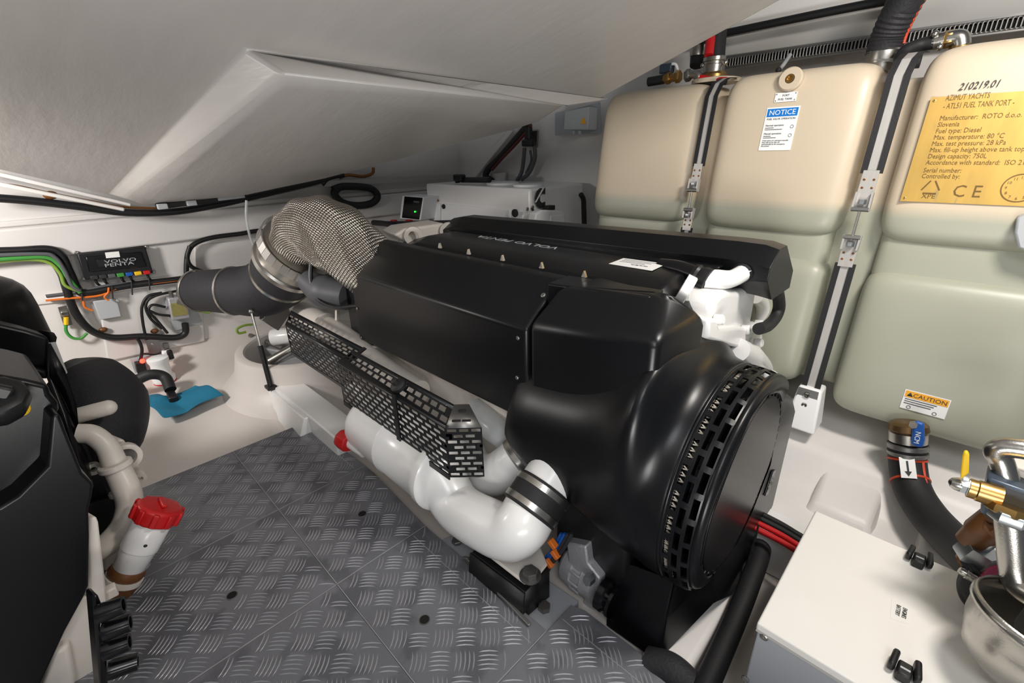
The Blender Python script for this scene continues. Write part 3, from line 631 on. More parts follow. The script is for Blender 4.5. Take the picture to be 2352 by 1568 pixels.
# breather pipe and coupling between the covers
pts = [PY(1618, 640, 1.36), PY(1650, 642, 1.38), PY(1680, 640, 1.41), PY(1708, 626, 1.47)]
MB().tube(spline(pts, 6), [.030, .030, .026, .026], 16).build('breather_pipe', 'white_paint', en)
MB().lathe(PY(1592, 628, 1.36), PY(1618, 640, 1.36)-PY(1592, 628, 1.36), [(0, .030), (.012, .034), (.02, .030), (.035, .036), (.05, .036), (.052, .03)], 18).build('breather_coupling', 'black_plastic', en)
MB().lathe(PY(1700, 630, 1.46), PY(1708, 626, 1.47)-PY(1690, 636, 1.43), [(0, .031), (.014, .031)], 16).build('breather_seal', 'rubber', en)
MB().tube(spline([PY(1520, 612, 1.40), PY(1560, 618, 1.38), PY(1600, 632, 1.36)], 5), .028, 14).build('breather_hose', 'black_gloss', en)
# filler ring
cp = PY(1574, 664, 1.24); ax = (CR*.84-CU*.50-CF*.22).normalized()
MB().lathe(cp-ax*.012, ax, [(0, .042), (.024, .042), (.027, .039), (.027, .029), (.010, .026)], 28).build('filler_cap', 'white_paint', en, ang=40)
MB().bar(cp+ax*.006-V(0, .0, .03), cp+ax*.006+V(0, 0, .03), .014, .018, ax).build('filler_grip', 'white_paint', en, bevel=.003)
# thermostat housing (white casting) beside the hood
def outl(pts, x): return [PX(1480+u/4.61, 560+v_/4.61, x) for u, v_ in pts]
TX = -.475
MB().prism(outl([(700, 770), (735, 660), (765, 575), (820, 515), (880, 490), (940, 482), (1010, 492), (1080, 470), (1145, 450), (1188, 472), (1190, 520), (1160, 700), (1115, 930), (960, 930), (690, 930)], TX), (-.13, 0, 0)).build('thermostat_housing', 'white_paint', en, bevel=.022, seg=5)
MB().prism(outl([(680, 920), (690, 800), (770, 790), (800, 900), (1000, 880), (1120, 890), (1215, 830), (1215, 930), (1120, 1010), (1090, 1090), (1040, 1110), (920, 1085), (680, 1010)], TX+.02), (-.12, 0, 0)).build('thermostat_flange', 'white_paint', en, bevel=.010, seg=3)
for u, v_ in ((1040, 905), (1180, 1045), (750, 800), (1180, 850)): MB().lathe(PX(1480+u/4.61, 560+v_/4.61, TX+.005), (1, 0, .2), [(0, .016), (.02, .016), (.024, .012)], 12).build('casting_boss', 'white_paint', en)
MB().tube(spline(outl([(1180, 560), (1240, 620), (1255, 720), (1235, 900), (1250, 1000), (1200, 1180)], TX-.06), 5), .026, 14).build('coolant_pipe', 'white_paint', en)
MB().prism(outl([(1150, 960), (1230, 925), (1262, 960), (1240, 1130), (1190, 1200), (1150, 1180), (1120, 1100)], TX), (-.1, 0, 0)).build('pump_bracket', 'white_paint', en, bevel=.012, seg=3)
MB().tube(spline(outl([(980, 1120), (1100, 1200), (1200, 1260), (1260, 1330), (1290, 1400), (1340, 1450)], TX+.02), 5), [.04, .05, .04, .035, .025, .022], 14).build('water_pump_body', 'white_paint', en)
MB().ball(PX(1770, 868, -.40), .03).build('pump_end', 'white_paint', en)
MB().prism(outl([(660, 900), (680, 1060), (900, 1190), (1050, 1180), (1000, 1020), (760, 900)], -.56), (-.1, 0, 0)).build('block_casting', 'white_paint', en, bevel=.02, seg=3)
MB().tube(spline(outl([(1390, 440), (1420, 560), (1425, 680), (1380, 790), (1300, 870), (1210, 900)], -.42), 6), .0195, 14).build('drain_hose', 'rubber', en)
MB().tube(spline(outl([(500, 640), (600, 590), (700, 540), (850, 490), (960, 470)], -.60), 6), .022, 14).build('coolant_hose', 'rubber', en)
MB().tube(spline(outl([(560, 690), (640, 640), (740, 610)], -.58), 5), .011, 10).build('sensor_pipe', 'cream_paint', en)
# engine block and cream castings behind guards
MB().bb(-1.9, -.55, 1.02, 1.62, .06, .62).build('crankcase', 'cream_paint', en, bevel=.03, seg=3)
MB().bb(-1.95, -.6, 1.16, 1.70, .5, .88).build('cylinder_block', 'black_plastic', en, bevel=.02)
# cream heat-exchanger pipe at the back
MB().tube(spline([PY(695, 716, 1.0), PY(740, 742, .98), PY(800, 782, .95), PY(880, 850, .93), PY(960, 905, .93)], 6), .062, 20).build('charge_pipe', 'cream_paint', en)
for px, py in ((748, 746), (860, 822)): 
    p, q = PY(px, py, .965), PY(px+20, py+14, .962); MB().lathe(p, q-p, [(0, .063), (.004, .069), (.02, .069), (.024, .063)], 24).build('pipe_collar', 'cream_paint', en)
MB().bar(PY(775, 712, 1.0), PY(775, 745, .98), .02, .02).build('bracket_stub', 'cream_paint', en, bevel=.003)
MB().prism([PX(905, 540, -1.98), PX(930, 525, -1.98), PX(1020, 512, -1.98), PX(1040, 530, -1.98), PX(1000, 560, -1.98), PX(930, 556, -1.98)], (-.18, .03, 0)).build('rear_casting', 'cream_paint', en, bevel=.012, seg=3)
for px, py, r in ((950, 541, .045), (1030, 530, .045)): MB().lathe(PX(px, py, -1.95), (.8, -.6, 0), [(0, r), (.02, r), (.02, r*.55), (0, r*.5)], 20, caps=False).build('lifting_eye', 'cream_paint', en, ang=40)
# white muffler cylinder, raw-water elbow, rubber coupling
ca, cb = V(-1.62, .77, .255), V(-1.10, .765, .255)
MB().lathe(ca, cb-ca, [(-.05, .05), (-.03, .10), (0, .122), (.02, .126), (.22, .126), (.23, .130), (.235, .130), (.24, .126), (.47, .126), (.48, .132), (.51, .132), (.52, .120)], 40).build('heat_exchanger', 'white_paint', en, ang=50)
MB().tube([ca+V(-.02, -.02, .12), ca+V(-.09, -.03, .15)], .026, 14).build('stub_pipe', 'white_paint', en)
rcp = PY(790, 1002, .66)
MB().lathe(rcp+V(.05, 0, -.01), V(-1, -.15, .1), [(0, .04), (.012, .043), (.05, .043), (.062, .035), (.066, .02)], 8).build('filler_cap', 'red', en, bevel=.004)['label'] = 'red screw cap on the heat exchanger'
MB().tube([rcp+V(.04, .01, -.01), rcp+V(.12, .03, -.03)], .03, 14).build('cap_neck', 'white_paint', en)
pth = spline([V(-1.16, .765, .26), PY(1050, 1160, .755), PY(1120, 1205, .745), PY(1168, 1222, .75), PY(1198, 1205, .77), PY(1216, 1175, .805)], 8)
MB().tube(pth, [.088, .083, .083, .083, .083, .083], 28).build('raw_water_elbow', 'white_paint', en, ang=80)
MB().lathe(V(-1.20, .765, .257), (1, 0, .02), [(0, .10), (.05, .10), (.065, .088)], 32).build('elbow_collar', 'white_paint', en)
a, d = PY(1213, 1178, .80), V(.02, .8, .56).normalized()
MB().lathe(a, d, [(0, .0845), (.004, .089), (.092, .089), (.096, .0845)], 36).build('rubber_coupling', 'rubber', en)
for t_ in (.008, .068): MB().lathe(a+d*t_, d, [(0, .0895), (.001, .0915), (.019, .0915), (.02, .0895)], 36).build('hose_clamp', 'steel', en)
MB().tube([a+d*.08, a+d*.14, a+d*.3], .082, 28).build('inlet_pipe', 'white_paint', en)
# second elbow behind
pth = spline([PY(1060, 1020, .95), PY(1090, 1075, .93), PY(1130, 1090, .91), PY(1170, 1070, .92), PY(1215, 1035, .97)], 8)
MB().tube(pth, .075, 24).build('inner_elbow', 'white_paint', en)
p, q = PY(1188, 1058, .935), PY(1225, 1028, .985)
MB().lathe(p, q-p, [(0, .078), (.004, .084), (.10, .084)], 30).build('foam_coupling', 'seat_foam', en); MB().lathe(p, q-p, [(.006, .085), (.007, .0875), (.024, .0875), (.025, .085)], 30).build('hose_clamp', 'steel', en)
MB().tube(spline([PY(1090, 940, 1.0), PY(1130, 980, .98), PY(1165, 1010, .98), PY(1180, 1050, 1.0)], 5), .05, 16).build('return_pipe', 'glass_tube', en)
# ---------------- perforated guards
def bil(c00, c10, c11, c01): return lambda u, v: c00*(1-u)*(1-v)+c10*u*(1-v)+c11*u*v+c01*(1-u)*v
def guard_face(parent, name, c, nu, nv, fu=.78, fv=.66, m=None, **k):
    b = MB(); f_ = bil(*c); n_ = (c[1]-c[0]).cross(c[3]-c[0]).normalized()*.003
    if n_.dot(CAM-c[0]) > 0: n_ = -n_
    b.perf(f_, 0, 1, 0, 1, nu, nv, fu, fv, .5, back=lambda u, v: f_(u, v)+n_, **k); return b.build(name, m or 'guard_black', parent, ang=30)
def strip(parent, name, a, b_, c, d, m='guard_black'): return MB().poly([a, b_, c, d]).build(name, m, parent, solid=.003)
Yn, Yf = .70, .775
g = [PY(773, 830, Yn), PY(1023, 987, Yn), PY(1028, 1098, Yn), PY(782, 914, Yn)]      # near side: top-left, top-right, bottom-right, bottom-left
zt_ = (g[0].z+g[1].z)/2; zb_ = (g[2].z+g[3].z)/2
g = [V(g[0].x, Yn, zt_), V(g[1].x, Yn, zt_), V(g[1].x, Yn, zb_), V(g[0].x, Yn, zb_)]
gf = [PY(808, 800, Yf), PY(1043, 931, Yf)]; zf = (gf[0].z+gf[1].z)/2; gf = [V(g[0].x, Yf, zf), V(PY(1043, 931, Yf).x, Yf, zf)]
gd = MB().bar(g[3], g[2], .004, .02).build('belt_guard', 'guard_black', en)
guard_face(gd, 'guard_side', [g[3], g[2], g[1], g[0]], 15, 9)
m0, m1 = g[0].lerp(gf[0], .35), g[1].lerp(gf[1], .12); m2, m3 = g[0].lerp(gf[0], .80), g[1].lerp(gf[1], .80)
strip(gd, 'guard_fold', g[0], g[1], m1, m0); guard_face(gd, 'guard_top', [m0, m1, m3, m2], 15, 2, brick=True); strip(gd, 'guard_fold', m2, m3, gf[1], gf[0])
e1, e2 = g[1]+V(.078, .078, 0), g[2]+V(.078, .078, 0)
guard_face(gd, 'guard_end', [g[2], e2, e1, g[1]], 3, 9, .76, .60)
t1, t2 = gf[1], gf[1]+V(.034, .034, 0)
tf = MB().poly([g[1], e1, t2, t1]).build('guard_end_flap', 'steel_dull', gd, solid=.003)
for k in (.28, .62): 
    p = g[1].lerp(e1, k).lerp(t1.lerp(t2, k), .3); MB().box(p, (.028, .010, .004), Matrix.Rotation(math.pi/4, 3, 'Z')).build('flap_slot', 'dark_void', gd, bevel=.002)
MB().box(g[1].lerp(e1, .5).lerp(t1.lerp(t2, .5), .72), (.024, .010, .006), Matrix.Rotation(math.pi/4, 3, 'Z')).build('flap_slot', 'dark_void', gd, bevel=.002)
MB().poly([g[2], e2, e2+V(-.03, 0, -.02), g[2]+V(-.03, .02, -.02)]).build('guard_bottom_flap', 'steel_dull', gd, solid=.003)
kp = PY(915, 885, .725); MB().lathe(kp, (0, -.5, .85), [(-.01, .026), (.006, .028), (.012, .022), (.014, .012), (.03, .011), (.032, .006)], 18).build('guard_knob', 'rubber', gd)
kp = PY(918, 1022, Yn); MB().box(kp+V(0, .01, -.01), (.03, .03, .03)).build('guard_bracket', 'black_plastic', gd, bevel=.004)
MB().bar(PY(905, 905, Yn-.004), PY(918, 1020, Yn-.004), .022, .006, (0, -1, 0)).build('guard_joint', 'guard_black', gd)
# rear guard
h = [PY(653, 738, .74), PY(776, 828, .74), PY(780, 886, .74), PY(660, 800, .74)]; zt_ = (h[0].z+h[1].z)/2; zb_ = (h[2].z+h[3].z)/2
h = [V(h[0].x, .74, zt_), V(g[0].x+.02, .74, zt_), V(g[0].x+.02, .74, zb_), V(h[0].x, .74, zb_)]; zf = (PY(668, 712, .82).z+PY(803, 782, .82).z)/2
hf_ = [V(PY(668, 712, .82).x, .82, zf), V(h[1].x, .82, zf)]
gd2 = MB().bar(h[3], h[2], .004, .016).build('belt_guard', 'guard_black', en)
guard_face(gd2, 'guard_side', [h[3], h[2], h[1], h[0]], 13, 9, .76, .64)
m0, m1, m2, m3 = h[0].lerp(hf_[0], .25), h[1].lerp(hf_[1], .25), h[0].lerp(hf_[0], .75), h[1].lerp(hf_[1], .75)
strip(gd2, 'guard_fold', h[0], h[1], m1, m0); guard_face(gd2, 'guard_top', [m0, m1, m3, m2], 13, 3, brick=True); strip(gd2, 'guard_fold', m2, m3, hf_[1], hf_[0])
MB().bar(h[1]+V(0, -.004, .004), hf_[1]+V(0, 0, .004), .02, .006, (0, 0, 1)).build('guard_joint', 'guard_black', gd2)
# ---------------- alternator, loom, mount
al = PY(1345, 1310, .95); ad = V(1, 0, 0)
b = MB().lathe(al+V(-.07, 0, 0), ad, [(0, .055), (.012, .068), (.05, .072), (.055, .066), (.085, .066), (.09, .072), (.13, .070), (.145, .05)], 22)
b.build('alternator', 'alu_cast', en)
for k in range(12):
    q = 2*math.pi*k/12; MB().bar(al+V(-.02, math.cos(q)*.07, math.sin(q)*.07), al+V(.02, math.cos(q)*.07, math.sin(q)*.07), .008, .008).build('alternator_rib', 'alu_cast', en, bevel=.002)
MB().prism([PY(1300, 1245, .9), PY(1345, 1255, .9), PY(1350, 1295, .9), PY(1378, 1330, .9), PY(1370, 1400, .9), PY(1335, 1400, .9), PY(1345, 1345, .9), PY(1305, 1290, .9)], (0, .05, 0)).build('alternator_bracket', 'alu_cast', en, bevel=.006, seg=2)
hexnut(MB(), PY(1360, 1325, .89), (0, -1, .2), .016, .03).build('bolt', 'zinc', en)
MB().lathe(PY(1395, 1370, .9), (1, 0, 0), [(-.02, .05), (0, .05), (.01, .04), (.02, .05), (.03, .05)], 24).build('belt_wheel', 'black_gloss', en)
for px, py in ((1270, 1248), (1276, 1272), (1262, 1292)): MB().box(PY(px, py, .85), (.03, .02, .018), Matrix.Rotation(.6, 3, 'Y')).build('orange_clip', 'orange', en, bevel=.003)
for k, (m_, dx) in enumerate((('blue', 0), ('ink', 8), ('blue', -8), ('ink', 16))): MB().tube(spline([PY(1298+dx, 1225, .88), PY(1275+dx, 1265, .86), PY(1248+dx, 1300, .86), PY(1232+dx, 1340, .88)], 5), .006, 6).build('loom_wire', m_, en)
MB().tube(spline([PY(1330, 1180, 1.0), PY(1310, 1230, .95), PY(1325, 1270, .95), PY(1300, 1330, .95)], 5), .02, 10).build('loom_sleeve', 'black_plastic', en)
MB().bb(-.75, -.48, .93, 1.1, -.02, .5).build('engine_flank', 'black_plastic', en, bevel=.02)
mt_ = thing('engine_mount', (-.8, .84, -.06), 'grey and black steel engine mount with a bolted white foot beside the tread plate', 'engine mount')
MB().prism([PZ(1010, 1240, -.03), PZ(1080, 1210, -.03), PZ(1330, 1380, -.03), PZ(1262, 1465, -.03)], (0, 0, -.03)).build('base_plate', 'battery_grey', mt_, bevel=.003)
f0, f1 = PZ(1072, 1292, .004), PZ(1214, 1440, .004)
MB().hexa([f0+V(-.03, 0, 0), f1, f1+V(0, .012, 0), f0+V(-.03, .012, 0), f0+V(.0, 0, .02), f1+V(0, 0, .006), f1+V(0, .012, .006), f0+V(.0, .012, .02)]).build('mount_flange', 'steel_dull', mt_, bevel=.002)
u0, u1, u2, u3 = PZ(1083, 1268, .07), PZ(1207, 1362, .07), PZ(1262, 1300, .07), PZ(1150, 1200, .07)
MB().prism([u0, u1, u2, u3], (0, 0, -.01)).build('mount_top', 'black_plastic', mt_, bevel=.003)
MB().poly([u0, u1, PZ(1200, 1425, -.02), PZ(1080, 1320, -.02)]).build('mount_web', 'black_plastic', mt_, solid=.008)
MB().poly([u1, u2, PZ(1262, 1370, -.02), PZ(1200, 1425, -.02)]).build('mount_web', 'black_plastic', mt_, solid=.008)
w0 = [PZ(1115, 1275, .085), PZ(1205, 1345, .085), PZ(1225, 1342, .085), PZ(1258, 1300, .085), PZ(1240, 1255, .085), PZ(1170, 1190, .085)]
MB().prism(w0, (0, 0, .012)).build('mount_foot', 'cream_paint', mt_, bevel=.006, seg=3)
hexnut(MB(), PZ(1218, 1322, .098), (0, 0, 1), .024, .024).build('mount_bolt', 'steel_dull', mt_); hexnut(MB(), PZ(1250, 1398, -.03), (0, 0, 1), .02, .018).build('mount_bolt', 'steel_dull', mt_); hexnut(MB(), PZ(1050, 1245, -.03), (0, 0, 1), .02, .014).build('mount_bolt', 'steel_dull', mt_)
MB().lathe(PZ(1218, 1322, .098), (0, 0, 1), [(0, .034), (.004, .034)], 20).build('washer', 'steel_dull', mt_)
# ---------------- exhaust riser with wire blanket
def uvtube(name, pts, rs, m, parent, n=40, sq=1.0):
    b = MB(); pts = [Vector(p) for p in pts]; b.tube(pts, rs, n, caps=False, ref=(0, 0, 1)); o = b.build(name, m, parent, ang=180); return o
def weave_mat():
    m = MATS['wire_blanket']; nt = m.node_tree; b = nt.nodes['Principled BSDF']
    def at(nm, k):
        a = nt.nodes.new('ShaderNodeAttribute'); a.attribute_name = nm; x = nt.nodes.new('ShaderNodeMath'); x.operation = 'MULTIPLY'; x.inputs[1].default_value = k; nt.links.new(a.outputs['Fac'], x.inputs[0])
        s = nt.nodes.new('ShaderNodeMath'); s.operation = 'SINE'; nt.links.new(x.outputs[0], s.inputs[0]); return s.outputs[0]
    p = nt.nodes.new('ShaderNodeMath'); p.operation = 'MULTIPLY'; nt.links.new(at('wu', 2*math.pi*50), p.inputs[0]); nt.links.new(at('wv', 2*math.pi*38), p.inputs[1])
    ab = nt.nodes.new('ShaderNodeMath'); ab.operation = 'ABSOLUTE'; nt.links.new(p.outputs[0], ab.inputs[0])
    r = nt.nodes.new('ShaderNodeValToRGB'); e = r.color_ramp.elements; e[0].position = .06; e[0].color = (*hexc('5a4f42'), 1); e[1].position = .4; e[1].color = (*hexc('e8e2d8'), 1); nt.links.new(ab.outputs[0], r.inputs[0]); nt.links.new(r.outputs[0], b.inputs['Base Color'])
    bp = nt.nodes.new('ShaderNodeBump'); bp.inputs['Strength'].default_value = .9; bp.inputs['Distance'].default_value = .006; nt.links.new(ab.outputs[0], bp.inputs['Height']); nt.links.new(bp.outputs[0], b.inputs['Normal'])
weave_mat()
ex_pts = [PX(885, 655, -1.96), PX(832, 598, -2.05), PX(785, 553, -2.16), PX(745, 530, -2.29), PX(715, 530, -2.40), PX(697, 548, -2.48), PX(690, 568, -2.53)]
b = MB(); P_ = spline(ex_pts, 8); N_ = 44
b.tube(P_, [.135, .15, .165, .17, .17, .165, .155], N_, caps=False, ref=(.3, .5, -1))
for i, v_ in enumerate(b.v):        # soft crumples of the quilted blanket
    k, j = divmod(i, N_); c = P_[k]; b.v[i] = c+(v_-c)*(1+.05*math.sin(j*.43+k*.21)+.03*math.sin(j*1.0-k*.5))
bl = b.build('wire_blanket', 'wire_blanket', en, ang=180)
bl['label'] = 'silver woven wire heat blanket over the exhaust elbow'
for nm, fn in (('wu', lambda i: (i % N_)/N_), ('wv', lambda i: (i//N_)/len(P_))):
    a = bl.data.attributes.new(nm, 'FLOAT', 'POINT'); a.data.foreach_set('value', [fn(i) for i in range(len(bl.data.vertices))])
rc_, rd_ = PX(688, 572, -2.52), (CF*.5+(-CR*.80-CU*.60)*.866).normalized()
MB().lathe(rc_-rd_*.03, rd_, [(-.005, .15), (.0, .165), (.006, .188), (.05, .190), (.06, .186), (.13, .178), (.14, .188), (.165, .188), (.165, .15)], 48, caps=False).build('exhaust_flange', 'steel', en, ang=40)
a_, c_ = frame(rd_)
seg = MB().box((0, 0, 0), (.004, .033, .040)).build('clamp_segment', 'steel', en, bevel=.002, seg=1); bpy.data.objects.remove(seg)
sm = MB().box((0, 0, 0), (.005, .0355, .056)).mesh('clamp_segment', Vector()); sm.materials.append(MATS['white_plastic'])
mat('polished', 'e6e4e0', .22, metal=.85); sm.materials[0] = MATS['polished']
for k in range(34):
    q = 2*math.pi*k/34; rad = a_*math.cos(q)+c_*math.sin(q); tan = rd_.cross(rad)
    o = bpy.data.objects.new('clamp_segment', sm); COL.objects.link(o); o.parent = en
    mm = Matrix((rad, tan, rd_)).transposed().to_4x4(); mm.translation = rc_+rad*.203+rd_*.0 - WPOS[en.name]; o.matrix_local = mm
for k, q in enumerate((150, 168, 186)):
    q = math.radians(q); p = rc_+rd_*.07+(a_*math.cos(q)+c_*math.sin(q))*.195; hexnut(MB(), p-rd_*.015, rd_, .018, .03).build('clamp_bolt', 'steel', en)
# exhaust hose
xh = thing('exhaust_hose', PX(560, 700, -2.95), 'thick black rubber exhaust hose bending down behind the engine', 'exhaust hose')
hp = spline([rc_+rd_*.10, PX(642, 640, -2.74), PX(600, 665, -2.85), PX(550, 668, -2.98), PX(500, 668, -3.12), PX(452, 668, -3.3)], 8)
MB().tube(hp, [.17, .165, .155, .14, .128, .118], 32).build('hose_body', 'hose_fabric', xh)
for i, r in ((26, .138), (39, .122)):
    d = (hp[min(i+1, len(hp)-1)]-hp[i-1]).normalized(); MB().lathe(hp[min(i, len(hp)-1)], d, [(-.008, r), (-.006, r+.006), (.006, r+.006), (.008, r)], 32, caps=False).build('hose_clamp', 'steel', xh)
i = 6; d = (hp[i+1]-hp[i-1]).normalized(); MB().lathe(hp[i], d, [(-.012, .164), (-.01, .172), (.01, .172), (.012, .164)], 32, caps=False).build('hose_clamp', 'steel', xh)
sp_ = PX(596, 590, -2.75); MB().tube([sp_, PX(612, 640, -2.72)], .006, 8).build('clamp_screw', 'steel', xh); hexnut(MB(), sp_, (0, 0, 1), .014, .02).build('clamp_nut', 'steel', xh)
# turbo and small hose below blanket
MB().tube(spline([PX(700, 640, -2.35), PX(745, 668, -2.25), PX(800, 680, -2.12)], 5), [.05, .085, .07], 20).build('turbo_duct', 'grey_cable', en)
MB().tube(spline([PX(716, 590, -2.28), PX(714, 640, -2.26), PX(730, 685, -2.2), PX(770, 705, -2.1), PX(820, 702, -1.98)], 6), .011, 8).build('turbo_hose', 'black_gloss', en)
MB().bb(-2.15, -1.95, .98, 1.3, .35, .72).build('flywheel_housing', 'black_plastic', en, bevel=.03)
# ================================================================ AFT AREA
# drive well
dw = thing('drive_well', PZ(690, 790, 0), 'round white fibreglass drive well with a metal drive head inside', 'drive well')
wc = PZ(705, 782, .2); wc.z = 0; R_ = .40
MB().lathe((wc.x, wc.y, -.05), (0, 0, 1), [(0, R_+.20), (.05, R_+.10), (.12, R_+.04), (.2, R_+.02), (.245, R_+.01), (.25, R_), (.25, R_-.035), (.24, R_-.045), (-.02, R_-.05)], 56, caps=False).build('well_collar', 'grp_floor', dw)
MB().lathe((wc.x, wc.y, -.04), (0, 0, 1), [(0, R_-.04), (.01, .001)], 40).build('well_bottom', 'brown_plastic', dw)
MB().lathe((wc.x, wc.y, -.02), (0, 0, 1), [(0, .28), (.04, .28), (.06, .22), (.12, .20), (.14, .12)], 32).build('drive_head', 'alu_cast', dw)
p = PZ(625, 775, .2); MB().lathe(p, (.5, .6, .05), [(0, .05), (.01, .055), (.2, .055), (.21, .05)], 20).build('steering_actuator', 'white_paint', dw)
MB().bar(PZ(590, 800, .1), PZ(680, 815, .1), .05, .05).build('steering_arm', 'alu_cast', dw, bevel=.01); MB().tube([PZ(575, 770, .16), PZ(650, 800, .14)], .016, 10).build('steering_rod', 'steel_dull', dw)
MB().tube([PZ(620, 830, .12), PZ(690, 790, .2)], .03, 12).build('drive_pipe', 'steel', dw)
MB().prism([PX(600, 735, -2.9), PX(615, 715, -2.9), PX(660, 695, -2.9), PX(668, 720, -2.9), PX(640, 760, -2.9)], (-.05, 0, 0)).build('drive_bracket', 'steel_dull', dw, bevel=.006)
# gas strut
gs = thing('gas_strut', PZ(625, 890, .11), 'slim black gas strut leaning on the white engine bed', 'gas strut')
s0, s1 = PZ(622, 888, .1), PX(577, 715, -2.75); sm_ = s0.lerp(s1, .55)
MB().tube([s0, sm_], .014, 12).build('cylinder', 'black_plastic', gs); MB().tube([sm_, s1], .007, 10).build('piston_rod', 'steel', gs)
MB().box(s0, (.06, .05, .02)).build('foot_clip', 'black_plastic', gs, bevel=.004); MB().ball(s1, .014).build('ball_joint', 'steel_dull', gs)
# earth lead by well
def cable(name, pts, r, m, label=None, cat='cable', group=None, n=12, parent=None, res=10):
    b = MB().tube(spline(pts, res), r, n); o = b.build(name, m, parent, ang=50)
    if label: settag(o, label, cat, group)
    return o
def bw(pts, x=XB+.03): return [PX(u, v_, x) for u, v_ in pts]
cable('earth_lead', [PX(u, v_, -3.3) for u, v_ in ((580, 745), (562, 747), (545, 755), (548, 765), (565, 762))], .008, 'green_yellow', 'short green and yellow earth lead curling by the drive well')
# control unit
cu = thing('control_unit', PX(265, 640, XB+.03), 'black engine control unit with coloured plugs mounted on the aft bulkhead', 'control unit')
c4 = [(176, 582), (334, 567), (352, 627), (196, 643)]
MB().prism([PX(u, v_, XB+.06) for u, v_ in c4], (-.05, 0, 0)).build('case', 'black_plastic', cu, bevel=.006, seg=2)
MB().prism([PX(u, v_, XB+.068) for u, v_ in ((196, 590), (325, 578), (338, 612), (205, 625))], (-.02, 0, 0)).build('raised_lid', 'black_gloss', cu, bevel=.005)
MB().prism([PX(u, v_, XB+.074) for u, v_ in ((222, 597), (308, 590), (310, 605), (226, 613))], (-.004, 0, 0)).build('badge', 'black_plastic', cu, bevel=.001)
MB().prism([PX(u, v_, XB+.072) for u, v_ in ((241, 580), (273, 577), (276, 590), (244, 593))], (-.003, 0, 0)).build('sticker', 'paper', cu)
xd = (PX(310, 600, XB)-PX(230, 608, XB)).normalized(); yd = V(0, 0, 1)
text('lettering', 'VOLVO', 'grey_box', PX(241, 605, XB+.079), xd, yd, .026, cu, squash=1.7); text('lettering', 'PENTA', 'grey_box', PX(241, 613.5, XB+.079), xd, yd, .026, cu, squash=1.7)
for k, mname in enumerate(('ink', 'ink', 'grey_cable', 'green', 'blue', 'yellow', 'red')):
    p = PX(216+20*k, 636-1.9*k, XB+.05); MB().box(p, (.05, .035, .022)).build('plug', mname, cu, bevel=.004)
    if k in (0, 1, 3, 4, 6): cable('plug_lead', [p+V(0, 0, -.01), p+V(0, .004, -.04), p+V(-.02, .02, -.065)], .007, 'black_plastic', parent=cu)
for u, v_ in ((176, 580), (192, 640), (337, 567), (353, 624)): screw(cu, PX(u, v_, XB+.04), (1, 0, 0), .01, 'steel', .006)
# looms along the bulkhead
LO = 'wiring on the aft bulkhead'
cable('wire_loom', bw([(-60, 578), (40, 575), (110, 572), (140, 585), (160, 625), (180, 665), (200, 672), (300, 655), (420, 640), (520, 625), (640, 612)], XB+.062), .020, 'black_plastic', 'thick black wire loom arching in from the left and running under the control unit', 'wire loom', LO)
cable('wire_loom', bw([(-60, 592), (60, 590), (115, 598), (140, 625), (152, 660), (165, 700), (185, 735), (215, 762), (260, 775), (330, 772), (400, 775), (425, 765), (425, 742)], XB+.06), .020, 'black_plastic', 'thick black wire loom sweeping down and under the grey box', 'wire loom', LO)
cable('power_cable', bw([(-60, 600), (50, 592), (110, 592), (140, 612), (158, 640), (185, 672)], XB+.085), .011, 'green', 'bright green cable arching above the left engine', 'cable', LO)
cable('power_cable', bw([(-60, 605), (60, 596), (112, 603), (138, 628), (150, 655), (180, 668)], XB+.075), .009, 'green_yellow', 'yellow-green cable lying under the bright green one', 'cable', LO)
cable('power_cable', bw([(-60, 588), (90, 583), (125, 590), (148, 620), (165, 655), (184, 668)], XB+.09), .010, 'grey_cable', 'grey cable along the top of the left arch', 'cable', LO)
cable('signal_wire', bw([(105, 690), (160, 685), (220, 680), (250, 672), (280, 660), (400, 645), (470, 635)], XB+.075), .006, 'orange', 'thin orange wire running along the white conduit', 'wire', LO)
cable('signal_wire', bw([(170, 682), (190, 690), (195, 705), (213, 713)], XB+.06), .006, 'orange', 'thin orange wire entering the grey box', 'wire', LO)
cable('signal_wire', bw([(250, 660), (248, 672), (240, 682), (250, 690)], XB+.09), .005, 'orange', 'short orange wire dropping from the conduit under the control unit', 'wire', LO)
cable('conduit', bw([(105, 685), (180, 676), (260, 664), (350, 652), (460, 640)], XB+.04), .017, 'white_plastic', 'white conduit tube running across the bulkhead', 'conduit', LO)
cable('wire_loom', bw([(430, 655), (428, 620), (432, 580), (450, 558), (490, 545), (550, 537), (600, 530), (620, 545)], XB+.055), .015, 'black_plastic', 'black cable looping up around the raised wall panel', 'wire loom', LO)
cable('wire_loom', bw([(436, 565), (430, 590), (440, 612), (475, 628), (500, 638)], XB+.06), .013, 'black_plastic', 'black cable branching below the loop towards the exhaust hose', 'wire loom', LO)
cable('wire_loom', bw([(105, 680), (180, 670), (250, 655), (330, 648)], XB+.06), .009, 'grey_cable', 'dark grey cable behind the white conduit', 'wire loom', LO)
for k, pts in enumerate((((335, 775), (328, 740), (326, 705), (340, 680), (372, 672)), ((372, 755), (345, 730), (335, 700), (355, 680), (420, 665)), ((385, 765), (360, 735), (342, 715), (350, 700), (380, 705)), ((395, 725), (365, 722), (340, 712)))):
    cable('sensor_cable', bw(pts, XB+.07+.004*k), .008, 'black_plastic', ('outer thin black cable curving left of the metal terminal block', 'inner thin black cable rising to the metal terminal block', 'thin black cable ending on the side of the terminal block', 'short thin black cable into the lower side of the terminal block')[k], 'cable', LO)
